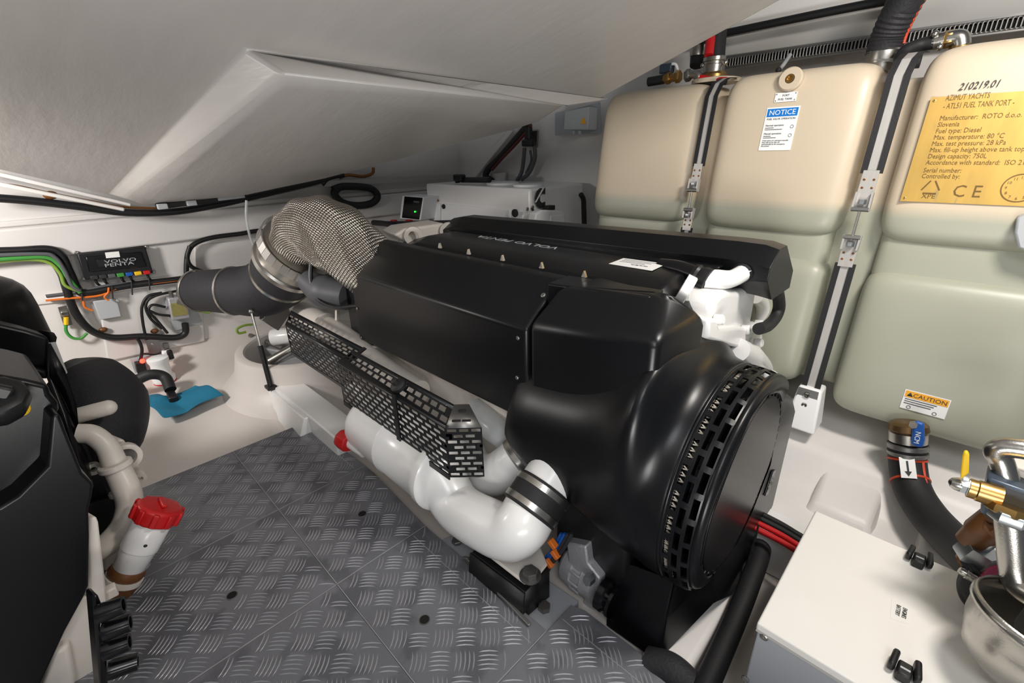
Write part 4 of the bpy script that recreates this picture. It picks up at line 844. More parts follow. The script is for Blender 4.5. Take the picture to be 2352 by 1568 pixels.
for px, py in ((187, 677), (257, 672), (302, 663), (342, 652)): cable('cable_tie', bw([(px, py-15), (px+1, py), (px+2, py+14)], XB+.085), .004, 'ink', {187: 'black cable tie where the arch meets the conduit', 257: 'black cable tie left of the conduit middle', 302: 'black cable tie at the conduit middle', 342: 'black cable tie right of the conduit middle'}[px], 'cable tie', 'cable ties on the conduit')
# grey box, brackets, terminal block
jb = thing('junction_box', PX(248, 735, XB+.03), 'small flat grey plastic box under the control unit', 'box')
MB().prism([PX(u, v_, XB+.06) for u, v_ in ((213, 692), (262, 686), (271, 692), (280, 727), (230, 735))], (-.04, 0, 0)).build('box_body', 'grey_box', jb, bevel=.006, seg=3); screw(jb, PX(270, 690, XB+.06), (1, 0, 0), .008, 'grey_box', .004)
tb = thing('terminal_block', PX(405, 735, XB+.03), 'metal terminal block with cables on a grey plate near the exhaust hose', 'terminal block')
MB().prism([PX(u, v_, XB+.035) for u, v_ in ((378, 688), (435, 680), (466, 742), (400, 760))], (-.012, 0, 0)).build('plate', 'grey_box', tb)
MB().prism([PX(u, v_, XB+.10) for u, v_ in ((385, 685), (430, 680), (438, 730), (395, 737))], (-.07, 0, 0)).build('block', 'alu_cast', tb, bevel=.008)
MB().prism([PX(u, v_, XB+.106) for u, v_ in ((392, 698), (425, 693), (432, 722), (398, 727))], (-.01, 0, 0)).build('block_label', 'label_olive', tb)
hexnut(MB(), PX(412, 692, XB+.10), (1, 0, 0), .02, .025).build('stud_nut', 'steel', tb)
for u in (395, 412): MB().tube([PX(u, 684, XB+.08), PX(u-4, 668, XB+.08)], .012, 10).build('cable_gland', 'steel', tb)
cable('block_lead', bw([(438, 710), (460, 715), (480, 718), (486, 705), (478, 700)], XB+.07), .006, 'green_yellow', parent=tb)
eb = thing('earth_bracket', PX(150, 750, XB+.03), 'grey metal earth bracket with a green lead on the left bulkhead', 'bracket')
MB().prism([PX(u, v_, XB+.035) for u, v_ in ((133, 706), (153, 702), (167, 745), (147, 750))], (-.01, 0, 0)).build('plate', 'steel_dull', eb); MB().prism([PX(u, v_, XB+.06) for u, v_ in ((139, 716), (157, 714), (159, 724), (141, 727))], (-.03, 0, 0)).build('clamp', 'steel', eb, bevel=.004)
cable('earth_wire', bw([(152, 738), (152, 760), (165, 775), (185, 777), (200, 765)], XB+.05), .008, 'green', parent=eb); MB().tube([PX(152, 728, XB+.055), PX(152, 745, XB+.055)], .011, 8).build('lug', 'yellow', eb)
for u, v_, lb in ((237, 757, 'brown cable grommet at the left of the loom'), (355, 760, 'small orange-brown cable grommet at the right of the loom')): MB().ball(PX(u, v_, XB+.04), .022, sq=(.6, 1, .7)).build('cable_grommet', 'brown_plastic', tag=(lb, 'grommet'))
# bilge sensors at foot of bulkhead
bs_ = thing('bilge_sensor', PX(325, 862, -3.45), 'black bilge sensor with a glowing red light at the foot of the bulkhead', 'sensor')
MB().prism([PX(u, v_, -3.52) for u, v_ in ((300, 828), (352, 816), (360, 855), (312, 862))], (-.03, 0, 0)).build('plate', 'grey_box', bs_)
MB().prism([PX(u, v_, -3.47) for u, v_ in ((311, 835), (333, 832), (339, 855), (316, 858))], (-.05, 0, 0)).build('case', 'black_plastic', bs_, bevel=.003)
MB().ball(PX(327, 829, -3.47), .014).build('red_light', 'led_red', bs_)
cable('sensor_lead', [PX(u, v_, -3.5) for u, v_ in ((322, 832), (326, 805), (322, 788), (314, 776))], .009, 'black_plastic', parent=bs_)
gp = thing('grey_plate', PX(352, 815, -3.55), 'flat grey metal plate standing beside the red-lit sensor', 'plate'); MB().prism([PX(u, v_, -3.53) for u, v_ in ((334, 781), (364, 776), (373, 812), (345, 818))], (-.02, 0, 0)).build('plate_body', 'steel_dull', gp); screw(gp, PX(350, 790, -3.53), (1, 0, 0), .008, 'steel', .004)
bp_ = thing('bilge_pump', PX(378, 880, -3.35), 'small white cylindrical bilge pump with a red base', 'pump')
p = PX(379, 874, -3.38); 
MB().lathe(p, (0, 0, 1), [(0, .058), (.03, .062), (.05, .050), (.12, .048), (.14, .056), (.155, .056), (.16, .046)], 24).build('body', 'white_plastic', bp_, ang=50); MB().lathe(p+V(0, 0, -.03), (0, 0, 1), [(0, .062), (.03, .062)], 24).build('base', 'red', bp_); MB().ball(PX(371, 828, -3.38), .014).build('cap_button', 'green', bp_)
fs_ = thing('float_switch', PX(388, 830, -3.5), 'small white and black float switch behind the bilge pump', 'switch'); MB().box(PX(384, 815, -3.48), (.04, .05, .07)).build('body', 'white_plastic', fs_, bevel=.01); MB().box(PX(391, 814, -3.46), (.03, .03, .06)).build('float', 'black_plastic', fs_, bevel=.006); cable('switch_lead', [PX(u, v_, -3.48) for u, v_ in ((330, 812), (355, 814), (372, 808), (388, 800))], .005, 'black_plastic', parent=fs_); MB().prism([PX(u, v_, -3.54) for u, v_ in ((375, 790), (387, 788), (391, 802), (378, 805))], (-.02, 0, 0)).build('bracket', 'steel_dull', fs_)
cable('pump_hose', [PX(200, 860, -3.2), PX(250, 868, -3.22), PX(300, 876, -3.24), PX(345, 860, -3.22), PX(378, 866, -3.2), PX(392, 895, -3.12)], .030, 'rubber', 'ribbed black pump hose lying across the hull bottom', 'hose', n=14)
MB().prism([PZ(u, v_, .05) for u, v_ in ((378, 893), (398, 890), (408, 908), (386, 915))], (0, 0, -.06)).build('hose_end', 'black_plastic', tag=('black angular hose end touching the blue cloth', 'hose end'), bevel=.008)
# blue cloth: crumpled sheet
b = MB(); rows = []
c4 = [PZ(322, 925, 0), PZ(440, 895, 0), PZ(510, 917, 0), PZ(378, 972, 0)]
for i in range(15):
    row = []
    for j in range(15):
        u, v_ = i/14, j/14; p = c4[0]*(1-u)*(1-v_)+c4[1]*u*(1-v_)+c4[2]*u*v_+c4[3]*(1-u)*v_
        p.z = .030+.015*math.sin(u*6+v_*3)+.010*math.sin(v_*9-u*4)+.004*random.random(); p.x += .03*math.sin(v_*7+u*2); p.y += .02*math.sin(u*8); row.append(p)
    rows.append(row)
b.grid(rows); b.build('cleaning_cloth', 'blue_cloth', solid=.004, sub=1, tag=('crumpled teal blue cleaning cloth lying on the white hull bottom', 'cloth'), ang=180)
# black conduit under the ceiling edge and fittings
cable('conduit', [PX(u, v_, -3.42) for u, v_ in ((-80, 450), (60, 460), (180, 474), (290, 488), (400, 486), (500, 470), (560, 457), (700, 425), (745, 413))], .020, 'black_plastic', 'black corrugated conduit following the lower edge of the ceiling moulding', 'conduit', n=12)
cable('signal_wire', [PX(u, v_, -3.44) for u, v_ in ((-20, 420), (40, 427), (110, 442), (200, 460), (280, 475), (360, 478))], .006, 'copper', 'thin brown wire running above the black ceiling conduit', 'wire')
MB().ball(PX(116, 448, -3.42), .03, sq=(.5, 1, .7)).build('cable_grommet', 'brown_plastic', tag=('dark round grommet on the thin brown wire at upper left', 'grommet'))
lf = thing('light_fitting', PX(460, 480, -3.35), 'slim grey lamp fitting tucked under the ceiling edge beside the conduit', 'lamp fitting')
MB().bar(PX(358, 475, -3.36), PX(565, 450, -3.36), .03, .03).build('rail', 'black_plastic', lf, bevel=.004); MB().bar(PX(500, 455, -3.34), PX(560, 448, -3.34), .025, .03).build('end_bracket', 'grey_box', lf)
for u, v_ in ((373, 474), (440, 466)): MB().box(PX(u, v_, -3.33), (.03, .05, .03)).build('clip', 'grey_box', lf, bevel=.004)
cable('clear_hose', [PX(u, v_, -3.0) for u, v_ in ((566, 460), (566, 500), (575, 545), (592, 580))], .007, 'glass_tube', 'thin clear hose dropping to the exhaust clamp', 'hose')
hl = thing('cable_coil', PX(815, 470, -3.55), 'oval coil of thick black cable hanging on the dark aft wall', 'cable coil')
cable('coil', bw([(765, 435), (790, 428), (840, 430), (862, 440), (866, 455), (850, 468), (815, 472), (785, 464), (768, 445), (775, 433)], XB+.05), .028, 'rubber', parent=hl, n=12); cable('lead', bw([(740, 425), (755, 410), (790, 402)], XB+.05), .014, 'black_plastic', parent=hl)
cable('wall_pipe', bw([(780, 408), (800, 402), (835, 405), (855, 398), (858, 385)], XB+.04), .012, 'copper', 'thin copper-coloured pipe under the ceiling edge above the cable coil', 'pipe')
MB().bar(PX(560, 432, XB+.04), PX(1045, 405, XB+.04), .03, .04).build('wall_rail', 'grey_panel', tag=('grey rail running along the dark aft wall towards the generator', 'rail'))
# ================================================================ GENERATOR
ge = thing('generator', V(-2.5, 2.6, .3), 'white generator cabinet with a black emblem behind the engine', 'generator')
gx = -2.1; e0 = PX(1216, 431, gx); yb = PX(1345, 428, gx).y
gl = PY(975, 424, e0.y); ztop = (e0.z+gl.z)/2
b = MB(); tp = .02
b.hexa([(gl.x, e0.y, .35), (gx+.01, e0.y, .35), (gx, yb, .35), (gl.x, yb, .35), (gl.x+.0, e0.y+.01, ztop), (gx-.0, e0.y+.01, ztop), (gx-.02, yb, ztop), (gl.x, yb, ztop)])
b.build('cabinet', 'white_paint', ge, bevel=.018, seg=4)
MB().bb(gl.x+.03, gx-.06, e0.y-.004, e0.y+.01, .5, ztop-.14).build('side_panel', 'white_plastic', ge, bevel=.004)
for px, py, r in ((1020, 474, .018), (1184, 489, .026)): MB().lathe(PY(px, py, e0.y-.004), (0, -1, 0), [(0, r), (.01, r), (.012, r*.5)], 18).build('latch', 'black_plastic', ge)
for px, py in ((981, 459), (1006, 460)): screw(ge, PY(px, py, e0.y), (0, -1, 0), .009, 'copper', .005)
MB().bar(PY(1011, 468, e0.y-.01), PY(1010, 508, e0.y-.01), .022, .02, (0, -1, 0)).build('handle', 'white_plastic', ge, bevel=.008); MB().bar(PY(1172, 480, e0.y-.01), PY(1170, 500, e0.y-.01), .03, .02, (0, -1, 0)).build('handle', 'white_plastic', ge, bevel=.01)
lo = PX(1239, 455, gx+.012); sw, sh = .055, .062
pts = lambda L: [lo+V(.006, u*sw, v_*sh) for u, v_ in L]
MB().prism(pts([(-.9, .2), (-.6, .75), (-.1, 1), (.9, 1), (.9, .35), (.3, .45), (-.05, .2), (-.05, -.25), (.3, -.5), (.9, -.4), (.9, -1), (-.1, -1), (-.6, -.75), (-.9, -.2)]), (.002, 0, 0)).build('emblem', 'ink', ge)
MB().prism([lo+V(.009, u*sw, v_*sh) for u, v_ in [(-1, -.35), (-.75, -.35), (.75, 1.05), (.4, 1.05)]], (.001, 0, 0)).build('emblem_slash', 'white_plastic', ge)
et = MB().prism([PX(u, v_, gx+.09) for u, v_ in ((1228, 512), (1232, 490), (1245, 482), (1292, 483), (1299, 490), (1298, 512))], (-.07, 0, 0)).build('expansion_tank', 'white_plastic', ge, bevel=.012, seg=3)
MB().prism([PX(u, v_, gx+.095) for u, v_ in ((1264, 512), (1266, 496), (1294, 494), (1296, 512))], (-.01, 0, 0)).build('tank_label', 'paper', et, bevel=.002); MB().box(PX(1261, 477, gx+.05), (.05, .07, .03)).build('tank_cap', 'black_plastic', et, bevel=.004)
cable('tank_hose', [PX(u, v_, gx+.06) for u, v_ in ((1226, 512), (1230, 498), (1238, 488), (1248, 484))], .014, 'rubber', parent=ge); cable('panel_lead', [PX(u, v_, gx+.03) for u, v_ in ((1222, 478), (1226, 490), (1220, 505))], .008, 'black_plastic', parent=ge)
for px, py in ((1211, 480), (1223, 476)): screw(ge, PX(px, py, gx+.012), (1, 0, 0), .012, 'steel_dull', .006)
cable('cabinet_cable', [PX(u, v_, gx+.05) for u, v_ in ((1334, 446), (1340, 458), (1341, 480), (1342, 515))], .018, 'rubber', parent=ge)
MB().lathe((gx-.2, e0.y+.2, ztop), (0, 0, 1), [(0, .10), (.012, .10), (.014, .08)], 28).build('hatch_lid', 'white_plastic', ge); MB().lathe((gx-.5, e0.y+.25, ztop), (0, 0, 1), [(0, .12), (.012, .12), (.014, .1)], 28).build('hatch_lid', 'white_plastic', ge)
MB().box(PY(1055, 408, e0.y+.08), (.1, .05, .05)).build('top_fitting', 'black_plastic', ge, bevel=.01); MB().bar(PY(1048, 400, e0.y+.08), PY(1052, 420, e0.y+.08), .035, .03).build('top_fitting', 'black_plastic', ge, bevel=.006); MB().tube([PY(1060, 413, e0.y+.1), PY(1125, 413, e0.y+.1)], .02, 10).build('top_pipe', 'rubber', ge)
# control display beside generator
dp = thing('control_display', PY(945, 500, 2.15), 'black control display with a green light left of the generator', 'display')
MB().prism([PY(u, v_, 2.15) for u, v_ in ((924, 449), (973, 453), (966, 506), (918, 502))], (0, .17, 0)).build('white_case', 'white_plastic', dp, bevel=.004); MB().prism([PY(u, v_, 2.145) for u, v_ in ((929, 451), (970, 454), (962, 504), (923, 500))], (0, .02, 0)).build('screen', 'black_gloss', dp)
MB().ball(PY(953, 486, 2.14), .006).build('green_light', 'led_green', dp); MB().bar(PY(950, 463, 2.143), PY(963, 464, 2.143), .012, .002, (0, -1, 0)).build('screen_print', 'grey_cable', dp)
zt_ = PY(920, 513, 2.1).z; xa_, xb_ = -3.25, PY(1030, 513, 2.1).x
btb = thing('starter_battery', V((xa_+xb_)/2, 2.14, .2), 'dark battery case standing behind the engine below the black display', 'battery')
MB().bb(xa_, xb_, 2.04, 2.26, .26, zt_-.012).build('case', 'black_plastic', btb, bevel=.01); MB().bb(xa_-.005, xb_+.005, 2.035, 2.265, zt_-.012, zt_-.002).build('lid', 'black_plastic', btb, bevel=.003)
for px, m_, lb in ((905, 'red', 'small red terminal cover left of the display foot'), (940, 'red', 'small red terminal cover under the black display')): MB().box(PY(px, 509, 2.1), (.05, .04, .03)).build('terminal_cover', m_, tag=(lb, 'terminal cover'), bevel=.005)
cable('battery_cable', [PY(u, v_, 2.0) for u, v_ in ((835, 510), (880, 513), (905, 520), (918, 535), (922, 552))], .022, 'rubber', 'black cable bending down behind the engine rear casting', 'cable', n=10)
cable('battery_cable', [PY(u, v_, 2.05) for u, v_ in ((820, 508), (880, 512), (960, 512), (1060, 510)) ], .016, 'rubber', 'black cable running behind the engine top below the display', 'cable', n=10)
# ---------------- wall fittings above generator
jw = thing('wall_box', PY(1330, 300, 2.92), 'grey electrical box with a warning triangle on the hull side above the generator', 'electrical box')
MB().prism([PY(u, v_, 2.93) for u, v_ in ((1275, 262), (1375, 235), (1378, 305), (1275, 311))], (0, .02, 0)).build('backplate', 'battery_grey', jw)
MB().prism([PY(u, v_, 2.82) for u, v_ in ((1297, 255), (1352, 245), (1350, 298), (1294, 298))], (0, .11, 0)).build('box_body', 'grey_box', jw, bevel=.006)
p = PY(1339, 284, 2.815); MB().prism([p+V(-.022, 0, 0), p+V(.022, 0, 0), p+V(0, 0, .04)], (0, .004, 0)).build('warning_triangle', 'caution_orange', jw)
for u in (1318, 1332): MB().tube([PY(u, 300, 2.85), PY(u, 308, 2.85)], .012, 8).build('gland', 'grey_box', jw)
wv = thing('fuel_valve', PY(1222, 330, 2.9), 'black solenoid valve on a small wall plate with hanging pipes', 'valve')
MB().prism([PY(u, v_, 2.93) for u, v_ in ((1205, 302), (1234, 300), (1232, 338), (1204, 338))], (0, .02, 0)).build('plate', 'steel_dull', wv)
MB().tube([PY(1214, 293, 2.88), PY(1215, 330, 2.88)], .03, 12).build('valve_body', 'black_plastic', wv); MB().box(PY(1213, 328, 2.86), (.1, .05, .05)).build('valve_block', 'black_plastic', wv, bevel=.01)
for k, pts in enumerate((((1205, 340), (1202, 370), (1198, 395), (1188, 415)), ((1228, 338), (1228, 365), (1216, 395), (1198, 412)), ((1218, 345), (1220, 370), (1208, 398)))): cable('hanging_pipe', [PY(u, v_, 2.87) for u, v_ in pts], .016 if k < 2 else .01, 'grey_cable', parent=wv)
cable('wire_loom', [PY(u, v_, 2.9) for u, v_ in ((1216, 285), (1185, 320), (1150, 360), (1122, 388), (1116, 405), (1130, 416))], .028, 'rubber', 'thick dark loom slanting down the hull side to the generator', 'wire loom')
cable('wire_loom', [PY(u, v_, 2.88) for u, v_ in ((1220, 288), (1190, 325), (1155, 362), (1130, 390))], .012, 'wood_red', 'thin red-brown cable beside the slanting dark loom', 'wire loom')
MB().prism([PY(u, v_, 2.93) for u, v_ in ((1165, 300), (1178, 300), (1088, 412), (1072, 412))], (0, .03, 0)).build('cable_tray', 'wall_panel', tag=('narrow pale cable tray slanting down behind the dark loom', 'cable tray'), bevel=.004)
MB().prism([PY(u, v_, 2.93) for u, v_ in ((1125, 398), (1160, 396), (1159, 418), (1127, 418))], (0, .02, 0)).build('socket_plate', 'wall_panel', tag=('small square pale wall plate just above the generator', 'wall plate'), bevel=.004)
# ================================================================ ABOVE THE TANK
vh = thing('vent_hose', PT(2030, 140, -.15), 'thick black tape-wrapped vent hose rising from the middle tank lobe', 'hose')
hp = [PY(2028, 128, 2.3), PY(2040, 85, 2.3), PY(2062, 35, 2.28), PY(2098, -30, 2.25), PY(2130, -90, 2.22)]
sp_ = spline(hp, 8); MB().tube(sp_, [.052+.003*(k % 2) for k in range(len(sp_))], 24).build('hose_body', 'hose_fabric', vh)
MB().tube([p+V(.052, -.012, 0) for p in sp_[4:]], .006, 8).build('orange_line', 'orange_stripe', vh)
MB().lathe(PY(2028, 136, 2.3), (0, 0, 1), [(-.04, .05), (0, .056), (.022, .056), (.03, .05)], 28).build('hose_clamp', 'steel', vh)
MB().prism([PY(2000, 138, 2.24), PY(2058, 132, 2.24), PY(2060, 152, 2.24), PY(2050, 142, 2.24)], (0, .01, 0)).build('clamp_tail', 'steel_dull', vh)
vh2 = thing('filler_hose', PT(1638, 180, -.15), 'black filler hose with red stripe rising between the left and middle lobes', 'hose')
MB().tube([PY(1642, 140, 2.32), PY(1645, 100, 2.34), PY(1650, 40, 2.36)], .04, 22).build('hose_body', 'rubber', vh2); MB().tube([PY(1628, 128, 2.28), PY(1632, 95, 2.30), PY(1634, 60, 2.32)], .02, 12).build('red_stripe', 'red', vh2)
MB().lathe(PY(1640, 150, 2.32), (0, 0, 1), [(-.035, .043), (-.03, .048), (0, .048), (.004, .044), (.012, .044), (.016, .048), (.03, .048), (.034, .042)], 28).build('hose_clamp', 'steel', vh2)
for dx in (-.05, .05): MB().ball(PY(1640, 147, 2.30)+V(dx, 0, 0), .011).build('clamp_screw', 'steel', vh2)
MB().lathe(PY(1640, 172, 2.32), (0, 0, 1), [(-.02, .055), (0, .055), (.02, .035), (.05, .035)], 24).build('filler_spigot', 'brass', vh2)
MB().lathe(PY(1645, 180, 2.28), (0, .0, 1), [(-.02, .10), (-.004, .10), (0, .085)], 28).build('spigot_flange', 'tank_plastic', vh2)
cable('red_black_cable', [PY(1608, 178, 2.2), PY(1640, 183, 2.2), PY(1668, 184, 2.2)], .012, 'red', parent=vh2); cable('red_black_cable', [PY(1605, 184, 2.2), PY(1640, 188, 2.2), PY(1668, 188, 2.2)], .012, 'rubber', parent=vh2)
MB().tube([PY(1602, 150, 2.38), PY(1604, 118, 2.4), PY(1606, 90, 2.4)], .034, 18).build('return_hose', 'rubber', vh2); MB().lathe(PY(1603, 128, 2.39), (0, 0, 1), [(0, .036), (.02, .039), (.04, .036)], 20).build('hose_clamp', 'steel', vh2)
pf = thing('pipe_fitting', PT(1560, 185, -.1), 'brass and steel pipe fitting with elbow on top of the left tank lobe', 'pipe fitting')
MB().tube([PY(1490, 188, 2.25), PY(1525, 182, 2.25)], .020, 14).build('hose_stub', 'rubber', pf); MB().tube([PY(1518, 182, 2.25), PY(1560, 177, 2.25)], .017, 12).build('brass_body', 'brass', pf)
for u, v_ in ((1530, 180), (1552, 177), (1575, 174)): hexnut(MB(), PY(u, v_, 2.25), (1, 0, .05), .026, .022).build('hex_nut', 'brass' if u < 1560 else 'steel_dull', pf)
MB().tube(spline([PY(1575, 174, 2.25), PY(1592, 170, 2.25), PY(1602, 174, 2.25), PY(1604, 188, 2.25)], 5), .018, 14).build('elbow', 'steel', pf); MB().tube(spline([PY(1535, 172, 2.27), PY(1540, 150, 2.27), PY(1552, 148, 2.27), PY(1558, 165, 2.27)], 5), .006, 8).build('cable_loop', 'white_plastic', pf); MB().box(PY(1532, 158, 2.28), (.06, .04, .04)).build('connector', 'blue_grey', pf, bevel=.006)
bh = thing('breather_hose', PT(2140, 110, -.1), 'small black breather hose looping into a steel elbow on the right tank lobe', 'hose')
MB().tube(spline([PY(2150, 96, 2.26), PY(2115, 103, 2.26), PY(2085, 115, 2.24), PY(2070, 130, 2.22), PY(2085, 142, 2.2), PY(2115, 140, 2.2)], 6), .021, 16).build('hose_body', 'rubber', bh)
MB().tube([PY(2142, 97, 2.26), PY(2182, 89, 2.26)], .021, 14).build('nipple', 'steel', bh)
for u, v_ in ((2146, 96), (2158, 93)): MB().lathe(PY(u, v_, 2.26), (1, 0, .1), [(0, .024), (.012, .024)], 18).build('hose_clamp', 'steel', bh)
hexnut(MB(), PY(2168, 92, 2.26), (1, 0, .1), .026, .022).build('hex_nut', 'brass', bh)
MB().tube(spline([PY(2176, 90, 2.26), PY(2198, 86, 2.26), PY(2206, 90, 2.26), PY(2208, 106, 2.26)], 5), .024, 16).build('elbow', 'steel', bh); MB().lathe(PY(2208, 106, 2.26), (0, 0, 1), [(-.02, .03), (0, .03)], 16).build('brass_seat', 'brass', bh)
for u, v_ in ((2148, 78), (2158, 108)): MB().ball(PY(u, v_, 2.24), .011).build('clamp_screw', 'steel', bh)
cable('black_rail', [PY(1665, 76, 2.5), PY(1850, 38, 2.5), PY(1990, 10, 2.5), PY(2100, -10, 2.5)], .016, 'black_plastic', 'black conduit along the upper edge of the valance panel', 'conduit', n=12)
cable('tie_strap', [PY(1790, 160, 2.45), PY(1800, 148, 2.45), PY(1815, 126, 2.5)], .008, 'grey_box', 'short grey strap tied behind the middle tank lobe', 'strap'); MB().ball(PY(1788, 161, 2.44), .012).build('tie_knot', 'ink', tag=('small black knot at the foot of the grey strap', 'knot'))
MB().prism([PY(2336, 500, 1.985), PY(2420, 470, 1.985), PY(2420, 600, 1.985), PY(2338, 570, 1.985), PY(2330, 535, 1.985)], (0, .07, 0)).build('side_bracket', 'grey_box', tag=('pale grey bracket edge at the far right of the tank', 'bracket'), bevel=.006)
# ================================================================ FUEL HOSE AND SHUT-OFF VALVE
fh = thing('fuel_hose', PZ(2090, 1100, .2), 'thick black fuel hose with orange line below the blue-handled valve', 'hose')
hp = spline([PY(2086, 1016, 1.873), PY(2084, 1060, 1.86), PY(2095, 1120, 1.80), PY(2130, 1180, 1.72), PY(2185, 1240, 1.62), PY(2245, 1295, 1.50), PY(2310, 1345, 1.40), PY(2400, 1400, 1.30)], 8)
MB().tube(hp, .052, 24).build('hose_body', 'rubber', fh)
MB().tube([p+V(.036, -.022, .028) for p in hp[8:40]], .005, 8).build('orange_line', 'orange_stripe', fh)
for i in (7, 14): MB().lathe(hp[i], hp[i+1]-hp[i-1], [(-.004, .052), (-.003, .0545), (.003, .0545), (.004, .052)], 24, caps=False).build('orange_tape', 'orange_stripe', fh)
d = (hp[13]-hp[8]).normalized(); p = hp[10]+(CAM-hp[10]).normalized()*.061; nn = (CAM-hp[10]).normalized(); xx = d.cross(nn).normalized()
tg = MB().prism([p-d*.034-xx*.02, p+d*.034-xx*.02, p+d*.034+xx*.02, p-d*.034+xx*.02], nn*.003).build('flow_tag', 'paper', fh); MB().bar(p-d*.022+nn*.004, p+d*.012+nn*.004, .005, .002, nn).build('flow_arrow', 'ink', tg); MB().prism([p+d*.012-xx*.009+nn*.004, p+d*.012+xx*.009+nn*.004, p+d*.028+nn*.004], nn*.001).build('arrow_head', 'ink', tg)
v0 = PY(2087, 966, 1.885); vd = (PY(2084, 1060, 1.86)-v0).normalized()
MB().lathe(v0, vd, [(0, .025), (.004, .044), (.012, .053), (.030, .056), (.036, .050)], 26).build('tank_outlet', 'bronze', fh); MB().lathe(v0+vd*.036, vd, [(0, .048), (.004, .053), (.036, .052), (.04, .047)], 26).build('valve_body', 'steel', fh); MB().lathe(v0+vd*.078, vd, [(0, .0535), (.002, .0565), (.016, .0565), (.018, .0535)], 26).build('hose_clamp', 'steel_dull', fh); MB().lathe(v0+vd*.105, vd, [(0, .0535), (.002, .056), (.012, .056), (.014, .0535)], 26).build('hose_clamp', 'steel_dull', fh)
MB().box(v0+V(.058, -.03, -.115), (.03, .02, .016)).build('clamp_lug', 'steel_dull', fh)
hb = MB().prism([PY(u, v_, 1.80) for u, v_ in ((2096, 972), (2104, 968), (2122, 974), (2124, 1012), (2120, 1028), (2108, 1028), (2092, 1020))], (0, .016, 0)).build('valve_handle', 'blue', fh, bevel=.005, seg=3); text('lettering', 'NCM', 'paper', PY(2104, 990, 1.799), (.1, 0, -1), (1, 0, .1), .019, hb); hexnut(MB(), PY(2098, 974, 1.800), (0, -1, 0), .012, .01).build('handle_nut', 'steel', hb)
# ================================================================ BATTERY BOX
bt = thing('battery_box', V(.2, 1.1, -.05), 'white-lidded grey battery box with black clips at the lower right', 'battery box')
zl = .30; k0, k1, k2 = PZ(1870, 1175, zl), PZ(1740, 1430, zl), PZ(2230, 1310, zl)
x0, y0, y1 = (k0.x+k1.x)/2, k1.y, k0.y+.01; x1 = .62
MB().bb(x0, x1, y0, y1, zl-.022, zl).build('lid', 'battery_lid', bt, bevel=.004, seg=2); MB().bb(x0+.004, x1, y0+.004, y1-.004, -.06, zl-.026).build('body', 'battery_grey', bt, bevel=.004); MB().bb(x0+.001, x1, y0+.001, y1-.001, zl-.027, zl-.021).build('lid_seal', 'grey_panel', bt)
for px, py in ((1755, 1462), (1712, 1558)): screw(bt, PY(px, py, y0+.003), (0, -1, 0), .009, 'steel', .004)
for cxp, cyp, dr in ((2107, 1295, 0), (2072, 1552, .0)):
    c = PZ(cxp, cyp, zl); cl = MB().box(c+V(0, 0, .011), (.024, .036, .024)).build('lid_clip', 'black_plastic', bt, bevel=.004, seg=2)
    for s_ in (-1, 1): MB().box(c+V(s_*.019, .014, .016), (.0125, .046, .022), Matrix.Rotation(s_*.1, 3, 'Z')).build('clip_wing', 'black_plastic', cl, bevel=.005, seg=2)
    MB().box(c+V(0, -.002, .0232), (.016, .004, .002)).build('clip_slot', 'grey_box', cl)
c = PZ(2067, 1405, zl); lb = MB().prism([PZ(2048, 1375, zl), PZ(2090, 1390, zl), PZ(2086, 1434, zl), PZ(2044, 1420, zl)], (0, 0, .0006)).build('label_strip', 'battery_lid', bt)
text('lettering', 'ENGINES', 'ink', PZ(2074.5, 1394, zl+.0012), PZ(2066, 1420, zl)-PZ(2071, 1391, zl), PZ(2084, 1397, zl)-PZ(2071, 1391, zl), .0115, lb, 'LEFT', squash=.72); text('lettering', 'BATTERY', 'ink', PZ(2060, 1387, zl+.0012), PZ(2055, 1416, zl)-PZ(2060, 1387, zl), PZ(2073, 1393, zl)-PZ(2060, 1387, zl), .0115, lb, 'LEFT', squash=.72)
# cables and hose between shield and box
for k, (dv, m_) in enumerate(((0, 'rubber'), (13, 'red'), (28, 'red'), (-12, 'rubber'))):
    cable('battery_cable', [PZ(1725, 1180+dv, .125), PZ(1790, 1213+dv, .125), PZ(1835, 1240+dv, .125), PZ(1890, 1272+dv, .125)], .0095, m_, ('black battery cable just above the upper red one', 'upper red battery cable behind the shield', 'lower red battery cable behind the shield', 'topmost black battery cable behind the shield')[k], 'cable', 'battery cables entering the box')
cable('bilge_hose', [PZ(1690, 1080, .06), PZ(1745, 1180, .04), PZ(1748, 1260, .04), PZ(1722, 1340, .03), PZ(1690, 1420, .02), PZ(1655, 1500, .02), PZ(1620, 1580, .02), PZ(1590, 1660, .02)], .030, 'rubber', 'thick black hose running along the white stringer below the engine front', 'hose', n=18)
cable('blue_tube', [PZ(1690, 1370, .02), PZ(1665, 1430, .01), PZ(1640, 1490, .01), PZ(1625, 1520, .0)], .008, 'blue', 'thin blue tube alongside the thick black hose', 'tube')
cable('drain_hose', [PZ(1490, 1525, -.03), PZ(1540, 1540, -.01), PZ(1580, 1580, -.01), PZ(1600, 1640, -.01)], .045, 'hose_fabric', 'black hose end curving out below the lower shield', 'hose', n=18)
